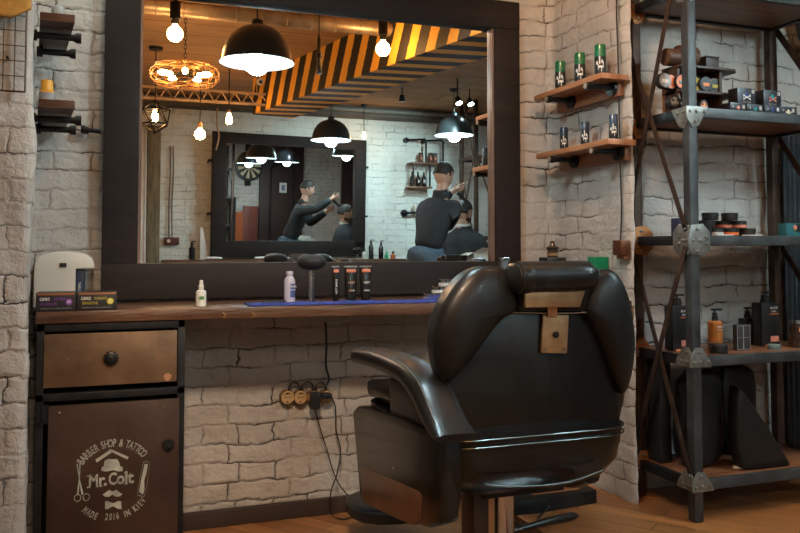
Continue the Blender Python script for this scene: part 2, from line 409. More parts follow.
# the masonry behind the front and back faces
tag(MB().box((2.0, YW+.12, ZC/2), (6.9, .16, ZC)).build('wall_front_core', M_CON), kind='structure')
tag(MB().box((2.0, YBK-.12, ZC/2), (6.9, .16, ZC)).build('wall_back_core', M_CON), kind='structure')
M_CEIL = plank_mat('ceiling_boards', (.52, .33, .18), (.42, .26, .14), .30, 3.2, 0, .75, grain=.7, gap=.006)
tag(MB().box((2.0, .4, ZC+.05), (6.9, 5.7, .1)).build('ceiling', M_CEIL), kind='structure')
pa, pb = atz(640, 508, ZF), atz(770, 531, ZF); FANG = math.atan2(pb.y-pa.y, pb.x-pa.x)
M_FLOOR = plank_mat('floor_boards', (.50, .20, .062), (.30, .115, .038), .085, .8, FANG, .36, coat=.1)
tag(MB().box((2.0, .4, -.05), (6.9, 5.7, .1)).build('floor', M_FLOOR), kind='structure')
tag(MB().bb((1.40, .55, .0005), (5.25, YB-.003, ZF)).bb((1.40, YB-.004, .0006), (X1-.012, YW-.015, ZF-.0004)).build('floor_step', M_FLOOR), kind='structure')
M_BASE = mat('dark_baseboard', (.028, .018, .014), .5, 0, .3, 6, col2=(.045, .026, .018))
tag(MB().bb((PL+.02, YW-.045, .001), (1.40, YW-.018, .062)).build('baseboard_front', M_BASE, bev=.004), kind='structure')
tag(MB().bb((2.9, YB-.05, ZF), (5.25, YB-.016, ZF+.08)).build('baseboard_front_right', M_BASE, bev=.004), kind='structure')
# ------------------------------------------------------------------ the big wall mirror
g0 = at(137.5, 262.5, YM-.037); g1 = at(492.5, 261, YM); g2 = at(493, 30, YM); o0 = at(101.5, 250, YM-.03); o1 = at(520, 200, YM-.03); o2 = at(518, 3, YM-.03)
GX0, GX1, GZ0, GZ1 = g0.x, g1.x, g1.z, g2.z; OX0, OX1, OZ1, OZ0 = o0.x, o1.x, o2.z, .862
def big_mirror():
    t = thing('wall_mirror', 'huge wall mirror in a broad dark wood frame above the counter', 'mirror', ((GX0+GX1)/2, YW-.02, OZ0))
    y0, y1 = YM-.035, YW-.008
    MB().bb((OX0, y0, OZ0), (OX1, y1, GZ0)).build('frame_board', M_DW, t, bev=.004)
    MB().bb((OX0, y0-.004, GZ1), (OX1, y1, OZ1)).build('frame_board', M_DW, t, bev=.004)
    MB().bb((OX0, y0-.002, GZ0-.0), (GX0, y1, GZ1)).build('frame_board', M_DW, t, bev=.004)
    MB().bb((GX1, y0-.002, GZ0), (OX1, y1, GZ1)).build('frame_board', M_DW, t, bev=.004)
    for x in (GX0+.004, GX1-.005): MB().bb((x-.005, y0+.012, GZ0), (x+.005, YM-.001, GZ1)).build('frame_bead', mat('bead_wood', (.16, .10, .075), .35, 0, .2, 8), t, label='lighter inner bead of the frame')
    m = mat('mirror_glass', (.93, .95, .95), .0, 1, 0, 1)
    MB().bb((GX0-.01, YM, GZ0-.01), (GX1+.01, YM+.006, GZ1+.01)).build('mirror_pane', m, t, label='silvered mirror pane')
big_mirror()
# ------------------------------------------------------------------ counter and cabinet
ZK = .851
CF0, CF1 = at(37, 311, 2.73), None
def counter():
    b = MB(); zt, th = ZK, .038
    P = [(PL+.002, 2.735), (.25, 2.735), (.8, 2.70), (1.35, 2.63), (X1-.012, 2.56), (X1-.012, YW-.02), (-.24, YW-.02)]
    b.prism([(x, y, zt-th) for x, y in P], (0, 0, th))
    o = b.build('counter', M_CW, org=(.8, 2.9, zt-th), bev=.005)
    tag(o, 'long dark wooden counter slab under the wall mirror', 'counter')
    for px in (134, 163):
        pass
counter()
def cup_hooks():
    for i, px in enumerate((223, 252)):
        p = at(px, 313, 2.722 if i == 0 else 2.716)
        b = MB().tube([p+V3((0, .01, 0)), p+V3((0, -.008, 0)), p+V3((.006, -.014, -.006)), p+V3((.004, -.014, -.014)), p+V3((-.004, -.012, -.012))], .0022, 8)
        tag(b.build('cup_hook', mat('brass_hook', (.6, .36, .12), .3, .9), org=p), ('left', 'right')[i]+'hand small brass hook on the front edge of the counter', 'hook')
cup_hooks()
def cabinet():
    yf = 2.745; L = at(36.5, 330, yf).x; R = at(184.5, 400, yf).x; zt = ZK-.04
    t = thing('tool_cabinet', 'rusty brown steel cabinet with a drawer and a printed door', 'cabinet', ((L+R)/2, 2.93, 0))
    b = MB(); fr = .024; zd = at(100, 391, yf).z; zd2 = at(100, 397, yf).z
    for x in (L+fr/2, R-fr/2):
        for y in (yf+fr/2, 3.10): b.bb((x-fr/2, y-fr/2, .001), (x+fr/2, y+fr/2, zt))
    for z in (zt-fr/2, (zd+zd2)/2-.003, .05): b.bb((L, yf, z-fr/2), (R, yf+fr, z+fr/2))
    b.bb((L+.004, yf+.024, .03), (L+.010, 3.10, zt-.005)).bb((R-.010, yf+.024, .03), (R-.004, 3.10, zt-.005)).bb((L, 3.095, .03), (R, 3.105, zt))
    b.build('cabinet_frame', M_BLK, t, bev=.002)
    mb = mat('brown_sheet', (.10, .058, .032), .40, .55, .35, 6, .1, 50, col2=(.27, .165, .09))
    d0, d1 = at(43.5, 388, yf), at(177, 330, yf)
    dr = MB().bb((d0.x, yf-.012, d0.z), (d1.x, yf+.008, d1.z)).build('drawer', mb, t, bev=.002, label='tan brown drawer front')
    k = at(111, 358, yf-.012)
    b = MB().lathe(k, [(.017, 0), (.02, .004), (.02, .012), (.0145, .014), (.012, .020), (.006, .022), (0, .022)], 24, Matrix.Rotation(math.pi/2, 3, 'X'))
    for a in range(12):
        b.box(k+V3((.0205*math.cos(a*math.tau/12), -.006, .0205*math.sin(a*math.tau/12))), (.006, .010, .006))
    b.build('knob', M_BLK, dr)
    for px, py in ((67.5, 360), (153, 356.5)):
        MB().lathe(at(px, py, yf-.012), [(.005, 0), (.004, .003), (0, .004)], 14, Matrix.Rotation(math.pi/2, 3, 'X')).build('screw', M_CHR, dr)
    p = at(167.5, 377, yf-.013); b = MB(); b.prism([p+V3((.012*math.cos(a)*(1+.15*math.sin(3*a)), 0, .013*math.sin(a))) for a in [i*.45 for i in range(14)]], (0, -.001, 0))
    b.build('bare_patch', mat('copper_patch', (.55, .28, .15), .4, .5), dr, label='bare coppery patch worn in the paint')
    e0, e1 = at(46, 540, yf), at(179, 398, yf)
    md = mat('brown_door_sheet', (.050, .028, .019), .45, .5, .35, 5, .1, 50, col2=(.085, .048, .032))
    dd = MB().bb((e0.x, yf-.012, .07), (e1.x, yf+.008, e1.z)).build('door', md, t, bev=.002)
    tag(dd)
    k = at(168, 444.5, yf-.012)
    MB().lathe(k, [(.0175, 0), (.019, .004), (.017, .010), (.010, .010), (.009, .018), (0, .02)], 24, Matrix.Rotation(math.pi/2, 3, 'X')).build('knob', M_BLK, dd)
    for px, py in ((59.5, 413), (164, 406.5)):
        MB().lathe(at(px, py, yf-.012), [(.005, 0), (.004, .003), (0, .004)], 14, Matrix.Rotation(math.pi/2, 3, 'X')).build('screw', M_CHR, dd)
    h = at(43, 414, yf-.006); b = MB().bb(h+V3((-.018, -.008, -.03)), h+V3((.014, -.006, .03))).cyl(h+V3((0, -.009, -.03)), h+V3((0, -.009, .03)), .005)
    for q in (-.012, .009):
        for z in (-.02, .02): b.sphere(h+V3((q, -.009, z)), .003, n=8)
    b.build('hinge', M_BLK, dd)
    # ---- the stencilled emblem
    yl = yf-.0135; mp = mat('stencil_paint', (.34, .35, .30), .7, 0, .35, 25)
    S_ = 1/ (at(101, 480, yl).x-at(100, 480, yl).x); px1 = 1/S_
    c = at(113.5, 481, yl); R_ = 40*px1
    it = []
    s = 'BARBER SHOP & TATTOO'; wd = {'I': .45, ' ': .55, '&': 1.0, 'M': 1.25}
    tot = sum(wd.get(ch, .88) for ch in s); a = math.radians(148); span = math.radians(110)
    for ch in s:
        w_ = wd.get(ch, .88)/tot*span; am = a-w_/2
        if ch != ' ': it.append((ch, .0345, c+V3((R_*math.cos(am), 0, R_*math.sin(am)*1.0)), am-math.pi/2, .0005, .56))
        a -= w_
    for word, a0, rr in (('MADE', 221, .99), ('2016', 257, .95), ('IN', 286, .97), ('KIEV', 302, .97)):
        a = math.radians(a0)
        for ch in word:
            w_ = math.radians(7.2 if ch == 'M' else 6.3 if ch not in 'I1' else 4.2); am = a+w_/2
            it.append((ch, .0285, c+V3((R_*rr*math.cos(am), 0, R_*rr*math.sin(am))), am+math.pi/2, .0005, .58)); a += w_
    letters(it, 'emblem_lettering', mp, dd)
    n = at(112, 479.5, yl)
    it = [('M', .052, n+V3((-.0550, 0, 0)), 0, .0014, .74), ('r', .052, n+V3((-.031, 0, 0)), 0, .0014, .9), ('.', .052, n+V3((-.0195, 0, 0)), 0, .0018, 1), ('C', .052, n+V3((.002, 0, 0)), 0, .0014, .70), ('o', .052, n+V3((.026, 0, 0)), 0, .0014, .85), ('l', .052, n+V3((.043, 0, .0005)), 0, .0016, .9), ('t', .052, n+V3((.056, 0, 0)), 0, .0014, 1)]
    o = letters(it, 'emblem_name', mp, dd)
    b = MB()      # serifs under the letters
    for dx in (-.0685, -.0415, -.034, .043): b.box(n+V3((dx, 0, -.0178)), (.011, .0006, .0032))
    b.box(n+V3((-.0695, 0, .0172)), (.010, .0006, .0032)); b.box(n+V3((.040, 0, .0188)), (.008, .0006, .0032))
    def pl(pts): b.prism([at(x, y, yl) for x, y in pts], (0, -.0006, 0))
    pl([(95.5, 459.5), (110.5, 449.5), (112, 451.5), (113.5, 450), (111.5, 452.5), (96.8, 462.5)])     # razor roof
    pl([(109, 449), (113, 452.5), (127.5, 459.5), (128.8, 457), (113.5, 450.3)])
    pl([(104, 464), (105, 460.5), (108.5, 459), (113, 459.2), (117, 459), (119, 462), (120, 466), (123, 467.5), (122.5, 471), (119, 471.5), (113, 470), (106, 471.5), (101.5, 471), (101.5, 467.5), (104, 466)])   # hat
    pl([(102.5, 494.5), (105, 493), (109, 489.8), (112.5, 491.5), (116.5, 489.8), (120, 493), (122.6, 493.8), (120, 496.3), (115.5, 496.6), (112.5, 494.5), (109, 496.8), (105, 496.5)])       # moustache
    pl([(105, 501.5), (108, 501), (112, 503), (114, 503), (118, 501), (121.2, 501.5), (121.5, 509), (118, 508.8), (114, 506.5), (112, 506.5), (108, 509), (105.2, 509)])    # bow tie
    pl([(76.5, 464), (77.8, 463.5), (80, 480), (83.5, 494), (81.5, 495)]); pl([(79.5, 463.5), (80.6, 464), (80, 478), (78.5, 494.5), (77, 494), (78.8, 478)])    # scissors
    for q in ((77.5, 498), (86.3, 497.2)):
        cc = at(*q, yl); ring = [cc+V3((3.2*px1*math.cos(i*math.tau/18), 0, 3.6*px1*math.sin(i*math.tau/18))) for i in range(18)]
        b.tube(ring, .0011, 6, closed=True)
    for q in [((143.5, 462), (147, 461.5), (150, 463), (149.8, 466), (145.5, 493), (144, 496.5), (138, 495.5), (137.5, 493), (140, 478))]: 
        P = q; outer = P
        for i in range(len(P)): b.bar(at(*P[i], yl-.0003), at(*P[(i+1) % len(P)], yl-.0003), .0035, .0006, (0, 1, 0))
        pl([(139.0, 492), (141.5, 478), (144.6, 463.8), (148.0, 464), (146.2, 474), (144.2, 480), (144.4, 490), (143.0, 494.5)])
    b.build('emblem_drawing', mp, dd)
cabinet()
# ------------------------------------------------------------------ things on the counter
def on(px, y, z=ZK): 
    """point on the counter top under pixel column px at depth y"""
    p = at(px, 300, y); return V3((p.x, y, z))
def steriliser():
    c0, c1 = at(34, 290, 2.93), at(94, 290, 2.93); cx = (c0.x+c1.x)/2-.0; wd = c1.x-c0.x
    t = thing('towel_warmer', 'cream white domed towel steriliser with a dark blue front', 'steriliser', (cx, 2.96, ZK))
    z1 = at(60, 263, 2.90).z; zt = at(65, 251.5, 2.9).z; hw = wd/2; P = [(-hw, 0), (-hw, z1-ZK-.01)]
    for i in range(9): a = math.pi*(1-i/8); P.append((hw*.97*math.cos(a), z1-ZK + (zt-z1)*math.sin(a)**.8))
    P += [(hw, z1-ZK-.012), (hw, z1-ZK-.02), (.035, z1-ZK-.02), (.035, 0)]
    MB().prism([(cx+x, 2.91, ZK+z) for x, z in P], (0, .18, 0)).build('housing', M_WP, t, bev=.006)
    MB().bb((cx+.035, 2.925, ZK), (cx+.062, 3.08, z1-.021)).build('front_panel', mat('navy_panel', (.012, .03, .06), .35), t, bev=.002, label='dark blue panel')
    letters([('UV STERIL', .011, (cx+.048, 2.9245, (ZK+z1)/2-.015), math.pi/2)], 'panel_print', M_WHT, t)
    p = at(63, 265, 2.909); MB().box(p, (.022, .006, .014)).build('badge', M_BP, t, bev=.001)
    for px in (92, 97): MB().cyl(on(px, 2.92), on(px, 2.92)+V3((0, 0, .028)), .007, .005).build('control_knob', M_BP, t)
    MB().box((cx, 2.99, ZK+.002), (wd*.9, .14, .004)).build('base_rim', M_BP, t)
steriliser()
def dye_box(px0, px1, c, nm, t1, t2, lab):
    a, b_ = at(px0, 310, 2.742), at(px1, 292, 2.742); z1 = at(80, 292.5, 2.742).z
    t = thing('hair_dye_box', lab, 'box', ((a.x+b_.x)/2, 2.79, ZK), 'long hair dye cartons')
    MB().bb((a.x, 2.742, ZK+.0005), (b_.x, 2.85, z1)).build('carton', mat('black_carton', (.014, .012, .012), .45), t, bev=.001)
    MB().bb((a.x+.004, 2.7414, z1-.007), (b_.x-.004, 2.7424, z1-.001)).build('top_band', mat('brown_band', (.30, .11, .04), .4), t)
    cx = (a.x+b_.x)/2; h = z1-ZK; mp = mat(nm+'_print', c, .5)
    letters([('C:EHKO', .013, (a.x+.026, 2.7412, ZK+h*.66), 0, .0003, .62)], 'maker_print', M_WHT, t)
    letters([(t1, .012, (a.x+.070, 2.7412, ZK+h*.66), 0, 0, .55), (t2, .012, (a.x+.038, 2.7412, ZK+h*.40), 0, 0, .9)], 'title_print', mp, t)
    letters([('professional hair colour cream 60 ml', .006, (a.x+.058, 2.7412, ZK+h*.17))], 'small_print', mat('grey_print', (.3, .3, .3), .6), t)
    q = V3((b_.x-.020, 2.7415, ZK+h*.5)); MB().cyl(q, q+V3((0, -.0008, 0)), .010).build('round_seal', mp, t)
    letters([(t2[0], .012, q+V3((0, -.0012, 0)), 0, .0004)], 'seal_letter', M_WHT, t)
dye_box(35.5, 76, (.22, .06, .35), 'purple', 'EXPLOSION', 'H COLOR', 'black hair dye carton with purple print, nearest the left wall')
dye_box(77, 117, (.50, .42, .05), 'yellow', 'IN BALANCE', 'SENSITIVE', 'black hair dye carton with yellow print, on the counter corner')
def spray():
    c = on(201, 2.80); t = thing('spray_bottle', 'small white spray bottle with a green label alone on the counter', 'bottle', c)
    k = .9
    MB().lathe(c, [(.0155, 0), (.0175, .002), (.0175, .048), (.016, .053), (.009, .056)], 24).build('bottle_body', M_WP, t)
    MB().lathe(c+V3((0, 0, .056)), [(.009, 0), (.009, .016), (.0065, .018), (.006, .032), (.002, .034)], 20).build('spray_cap', M_WP, t)
    MB().box(c+V3((0, -.0178, .03)), (.016, .0012, .011)).build('label', mat('green_label', (.05, .16, .05), .5), t)
spray()
def lavender():
    c = on(289.5, 2.79); t = thing('lotion_bottle', 'pale lavender plastic bottle standing on the blue towel', 'bottle', c)
    c = c+V3((0, 0, .008))
    m = mat('lavender_plastic', (.45, .42, .50), .35)
    MB().lathe(c, [(.017, 0), (.0195, .003), (.0195, .072), (.018, .080), (.012, .090), (.009, .093), (.009, .096)], 24).build('bottle_body', m, t)
    MB().lathe(c+V3((0, 0, .096)), [(.0125, 0), (.0125, .010), (.011, .013), (0, .013)], 20).build('cap', m, t)
    b = MB(); n = 9
    for i in range(n):
        a0, a1 = math.radians(-95+i*8), math.radians(-95+(i+1)*8)
        b.quad([(c.x+.0200*math.cos(a0), c.y+.02*math.sin(a0), c.z+.018), (c.x+.02*math.cos(a1), c.y+.02*math.sin(a1), c.z+.018), (c.x+.02*math.cos(a1), c.y+.02*math.sin(a1), c.z+.066), (c.x+.02*math.cos(a0), c.y+.02*math.sin(a0), c.z+.066)], [(0, 1, 2, 3)])
    b.build('label', mat('navy_label', (.05, .07, .2), .5), t)
    letters([('HAIR', .011, c+V3((.008, -.0203, .056))), ('lotion', .008, c+V3((.008, -.0203, .045)))], 'label_print', M_WHT, t)
lavender()
def duster():
    c = on(311.5, 2.79); t = thing('neck_duster', 'black neck duster brush standing on its ribbed chrome handle', 'brush', c)
    c = c+V3((0, 0, .0105)); h = at(311, 270, 2.79).z-c.z; P = []
    n = 11
    for i in range(n): z = h*i/n; P += [(.0125, z), (.0125, z+h/n*.50), (.0080, z+h/n*.62), (.0080, z+h/n*.90)]
    MB().lathe(c, P, 20).build('handle', M_CHR, t)
    b = MB(); R = random.Random(3)
    b.lathe(c+V3((0, 0, h)), [(.012, 0), (.030, .004), (.044, .016), (.050, .032), (.048, .046), (.038, .058), (.022, .064), (0, .066)], 28, Matrix.Diagonal(V3((1.05, 1, .85))))
    for i in range(420):
        a = R.random()*math.tau; r = R.random(); d = V3((math.cos(a)*.048*r, math.sin(a)*.045*r, .045+.006*R.random()))
        b.tube([c+V3((d.x*.6, d.y*.6, h+.012)), c+V3((d.x, d.y, h+.058-.018*r*r))], [.0008, .0005], 3, cap=False)
    b.build('bristles', mat('black_bristle', (.008, .008, .008), .7), t)
duster()
def tubes():
    for i, (px, wpx, lab) in enumerate(((335.5, 7, 'narrow'), (350.5, 13, 'middle'), (365.5, 12, 'right'))):
        c = on(px, 2.80); ww = at(px+wpx/2, 290, 2.8).x-at(px-wpx/2, 290, 2.8).x; z1 = at(350, 266, 2.8).z
        t = thing('cream_tube', {'narrow': 'slim black cream tube seen edge on, nearest the neck duster', 'middle': 'black cream tube with orange print between two others', 'right': 'black cream tube, right end of the row of three'}[lab], 'tube', c, 'black tubes on the blue towel')
        c = c+V3((0, 0, .008)); h = z1-c.z; b = MB(); hw = ww/2; yy = .016
        sec = []
        for z, wx, wy in ((.0, .75*hw, yy*.8), (.012, .75*hw, yy*.8), (.0125, .82*hw, yy*.9), (h*.5, .93*hw, yy*.8), (h-.006, hw, .002), (h, hw, .0018)):
            sec.append([b.bm.verts.new(c+V3((wx*math.cos(a*math.tau/16), wy*math.sin(a*math.tau/16), z))) for a in range(16)])
        for A, B in zip(sec, sec[1:]):
            for a in range(16): b.bm.faces.new((A[a], A[(a+1) % 16], B[(a+1) % 16], B[a]))
        b.bm.faces.new(sec[0][::-1]); b.bm.faces.new(sec[-1]); b.build('tube_body', M_SHELL, t)
        MB().box(c+V3((0, 0, h-.002)), (ww, .005, .006)).build('crimped_end', M_PLATE, t)
        MB().box(c+V3((0, -yy*.45, h-.017)), (ww*.72, .006, .012)).build('orange_band', mat('salmon_print', (.62, .20, .12), .5), t, bev=.002)
        if lab != 'narrow':
            letters([('HOT', .012, c+V3((0, -yy*.86, h*.52))), ('shave', .010, c+V3((0, -yy*.9, h*.30)))], 'tube_print', mat('pale_orange', (.6, .33, .2), .5) if lab == 'middle' else M_WHT, t)
        else: letters([('HOT SHAVE', .010, c+V3((0, -yy*.88, h*.42)), math.pi/2)], 'tube_print', M_WHT, t)
tubes()
def towel():
    b = MB(); p0, p1 = on(247, 2.77), on(452, 2.74); n = 60; rows = []
    for j in range(9):
        v = j/8; row = []
        for i in range(n+1):
            u = i/n; x = p0.x+(p1.x-p0.x)*u; y = 2.735-.045*u+(.10+.02*math.sin(u*9))*v
            z = ZK+.004+.006*abs(noise.noise(V3((x*22, y*30, 1))))+ (.022*max(0, 1-abs(u-.95)/.08)*(1-v*.4))
            if j in (0, 8): z = ZK+.001
            row.append(b.bm.verts.new((x, y, z)))
        rows.append(row)
    for A, B in zip(rows, rows[1:]):
        for i in range(n): b.bm.faces.new((A[i], A[i+1], B[i+1], B[i]))
    o = b.build('towel', M_BLUE, org=((p0.x+p1.x)/2, 2.78, ZK)); tag(o, 'crumpled royal blue towel laid along the counter', 'towel')
    s = o.modifiers.new('s', 'SOLIDIFY'); s.thickness = .003; s.offset = 1
towel()
def comb():
    p0, p1 = on(258, 2.765), on(285, 2.775); z = ZK+.016
    b = MB().bar((p0.x, p0.y, z), (p1.x, p1.y, z), .004, .003)
    for i in range(26):
        q = p0.lerp(p1, (i+.5)/26); b.box((q.x, q.y-.009, z), (.0012, .018, .002))
    b.bar((p0.x, p0.y-.02, z), (p1.x, p1.y-.02, z-.001), .003, .003)
    tag(b.build('comb', M_BP, org=(p0+p1)/2), 'black comb lying on the left end of the blue towel', 'comb')
comb()
def tin(c, r, h, body, lid, name, label, cat='tin', group=None, band=None, rot=None):
    t = thing(name, label, cat, c, group); M = rot
    MB().lathe(c, [(r*.95, 0), (r*.97, .001), (r*.97, h*.55)], 28, M).build('tin_body', body, t)
    if M: o = V3(c)+M@V3((0, 0, h*.55))
    else: o = V3(c)+V3((0, 0, h*.55))
    MB().lathe(o, [(r, 0), (r, h*.40), (r*.96, h*.45), (r*.5, h*.45), (0, h*.45)], 28, M).build('tin_lid', lid, t)
    if band and not M: MB().lathe(V3(c)+V3((0, 0, h*.08)), [(r*.975, 0), (r*.975, h*.38)], 28, capb=False, capt=False).build('paper_band', band, t)
    return t
def pomades():
    m = mat('frosted_tin', (.42, .43, .44), .35, .5); pb = mat('white_band', (.55, .55, .54), .6)
    for px, k, lab, y in ((448, 0, 'silver lidded grey tin at the bottom of the stack, mostly behind the chair', 2.84), (430, 0, 'silver lidded grey tin peeping out above the blue towel', 2.84)):
        tin(on(px, y), .027, .026, m, M_CHR, 'pomade_tin', lab, band=pb, group='silver lidded tins on the counter')
    a = on(438.5, 2.84)+V3((.0, 0, .0265)); b_ = on(445.5, 2.84)+V3((0, 0, .053))
    tin(a, .027, .026, m, M_CHR, 'pomade_tin', 'silver lidded grey tin, second from the top of its stack', band=pb, group='silver lidded tins on the counter')
    tin(b_, .027, .026, m, M_CHR, 'pomade_tin', 'silver lidded grey tin, topmost of the stack by the chair back', band=pb, group='silver lidded tins on the counter')
pomades()
def clipper():
    c = on(507, 2.80)
    t = thing('hair_clipper', 'black hair clipper with shiny tip behind the chair headrest', 'clipper', c)
    MB().sweep([c+V3((-.02, 0, 0)), c+V3((-.02, 0, .05)), c+V3((-.015, 0, .11)), c+V3((-.01, 0, .15))], [(.024, .02), (.024, .02), (.026, .02), (.02, .012)], (1, 0, 0)).build('clipper_body', M_BP, t)
    MB().bb(c+V3((-.028, -.01, .148)), c+V3((.012, .006, .162))).build('blade', M_CHR, t, bev=.002)
clipper()
def atomiser():
    y = 2.90; c = on(553, y); z0 = at(553, 257, y).z; o = V3((c.x, y, z0))
    t = thing('aftershave_flask', 'smoky brass flask with knob stopper on the counter in the corner', 'flask', o)
    MB().lathe(o, [(.021, 0), (.022, .002), (.022, .030), (.027, .036), (.027, .040), (.012, .048), (.009, .055), (.010, .058), (.008, .066), (0, .067)], 26).build('flask_body', mat('smoky_brass', (.16, .12, .09), .2, .8), t)
    MB().lathe(o+V3((0, 0, .006)), [(.0232, 0), (.0232, .012)], 26, capb=False, capt=False).build('label_ring', M_BRPL, t)
    u = thing('tall_carton', 'tall black box on the counter corner carrying the brass flask', 'box', c)
    MB().bb((c.x-.042, y-.035, ZK+.0005), (c.x+.042, y+.04, z0-.0015)).build('carton', M_BP, u, bev=.002)
    c = on(600, 2.74); z0 = at(600, 268, 2.74).z
    u = thing('green_box', 'bright green carton standing behind the right chair wing', 'box', c)
    MB().bb((c.x-.03, 2.72, ZK+.0005), (c.x+.028, 2.78, at(600, 257, 2.72).z)).build('carton', mat('green_card', (.0, .22, .09), .5), u, bev=.001)
    MB().bb((c.x-.026, 2.7190, ZK+.03), (c.x+.024, 2.7205, ZK+.10)).build('label', mat('dark_green_card', (.0, .10, .05), .5), u)
    c = on(586, 2.66); 
    u = thing('hair_dryer', 'black hair dryer nozzle showing above the right chair wing', 'hair dryer', c)
    z = at(582, 262, 2.66).z
    MB().lathe((c.x-.02, 2.66, z-.012), [(.012, -.01), (.034, -.004), (.040, .004), (.036, .012), (.02, .016), (0, .017)], 28).build('dryer_body', M_BP, u)
    MB().cyl((c.x-.02, 2.66, ZK+.001), (c.x-.02, 2.66, z-.015), .016, .014).build('handle', M_BP, u)
atomiser()
# ------------------------------------------------------------------ sockets and cables under the counter
def smooth_path(pts, n=6):
    P = [V3(p) for p in pts]; out = []
    for i in range(len(P)-1):
        p0, p1, p2, p3 = P[max(i-1, 0)], P[i], P[i+1], P[min(i+2, len(P)-1)]
        for k in range(n):
            t = k/n; out.append(.5*((2*p1)+(p2-p0)*t+(2*p0-5*p1+4*p2-p3)*t*t+(3*p1-p0-3*p2+p3)*t**3))
    out.append(P[-1]); return out
def cable(name, pts, r, label, cat='cable', m=None):
    o = MB().tube(smooth_path(pts), r, 8).build(name, m or M_BP, org=pts[-1]); return tag(o, label, cat)
YS = YW-.018
def sockets():
    mb = mat('bakelite', (.50, .33, .16), .35, 0, .1, 12); mbd = mat('brown_bakelite', (.22, .12, .05), .5)
    for i, (px, lab) in enumerate(((287.5, 'first'), (300.5, 'second'), (314, 'third'), (326.5, 'fourth'))):
        c = at(px, 397.5, YS-.022); c0 = V3((c.x, YS, c.z)); M = Matrix.Rotation(math.pi/2, 3, 'X')
        t = thing('wall_socket', {'first': 'round tan wall socket at the left end of the row', 'second': 'round tan wall socket, second from the left', 'third': 'round tan wall socket covered by the black adapter', 'fourth': 'round tan wall socket at the right end, with a plug in it'}[lab], 'socket', c0, 'round sockets under the counter')
        MB().lathe(c0, [(.028, -.004), (.029, .004), (.026, .018), (.026, .02)], 28, M).build('mounting_ring', mbd, t)
        s = MB().lathe(c0+V3((0, -.02, 0)), [(.0255, 0), (.0255, .006), (.023, .009), (.020, .009), (.019, .002), (0, .002)], 28, M).build('socket_face', mb, t)
        b = MB()
        for dx in (-.008, .008): b.cyl(c0+V3((dx, -.0222, 0)), c0+V3((dx, -.0232, 0)), .0028, n=10)
        for dz in (-.0165, .0165): b.box(c0+V3((0, -.0245, dz)), (.008, .004, .004))
        b.box(c0+V3((0, -.0225, .0)), (.0035, .001, .0035)); b.build('contacts', M_BP, s)
    a = at(315.5, 401, YS-.062)
    t = thing('power_adapter', 'black plug-in power adapter on the third round socket', 'power adapter', (a.x, YS-.03, a.z-.03))
    MB().bb((a.x-.0185, YS-.066, a.z-.032), (a.x+.0195, YS-.0305, a.z+.032)).build('adapter_body', M_BP, t, bev=.004)
    p = at(328, 396, YS-.05)
    t = thing('power_plug', 'black plug in the right-hand round socket', 'plug', (p.x, YS-.03, p.z))
    MB().sweep([(p.x-.028, YS-.052, p.z+.004), (p.x, YS-.05, p.z+.002), (p.x+.014, YS-.05, p.z)], [(.011, .010), (.013, .013), (.008, .008)], (0, 1, 0)).build('plug_body', M_BP, t)
    yc = YS-.010
    loops = []
    for a_, b_ in ((287.5, 300.5), (300.5, 314), (314, 326.5)):
        z = at(a_, 389, yc); z2 = at(b_, 389, yc); m_ = (z+z2)/2; r = (z2.x-z.x)*.42; pts = []
        for k in range(9): an = math.pi-k*math.pi/8; pts.append((m_.x+r*math.cos(an), yc-.004, z.z+r*1.15*math.sin(an)))
        o = MB().tube(smooth_path([(pts[0][0], yc-.004, z.z-.012)]+pts+[(pts[-1][0], yc-.004, z.z-.012)], 3), .0042, 8).build('socket_cable', M_BP, org=m_)
        tag(o, 'short black cable looped over the round sockets, %s of three' % {287.5: 'left', 300.5: 'middle', 314: 'right'}[a_], 'cable', 'cable loops between the sockets')
    cable('supply_cable', [at(x, y, yc-.004) for x, y in ((325.5, 322), (326.5, 345), (326, 366), (329, 378), (326, 385), (319.5, 387.5))], .0042, 'black cable running from the counter down to the round sockets')
    s_ = V3((a.x, YS-.05, a.z-.03))
    cable('adapter_cable', [s_, at(319, 424, YS-.045), at(326, 447, YS-.045), at(335, 476, YS-.05), at(345, 492, YS-.07), atz(362, 508, .035)+V3((0, 0, 0)), atz(386, 512, .03)], .0026, 'thin black cable hanging from the power adapter to the floor')
    cable('plug_cable', [V3((p.x+.012, YS-.05, p.z)), at(335.5, 408, YS-.052), at(336, 430, YS-.05), at(340.5, 450, YS-.05), at(337, 474, YS-.06), at(331, 492, YS-.06), atz(331, 513, .006), atz(343, 519, .006), atz(362, 514, .006), atz(385, 512, .006)], .0026, 'thin black cable dropping from the right-hand socket and curling on the floor')
sockets()
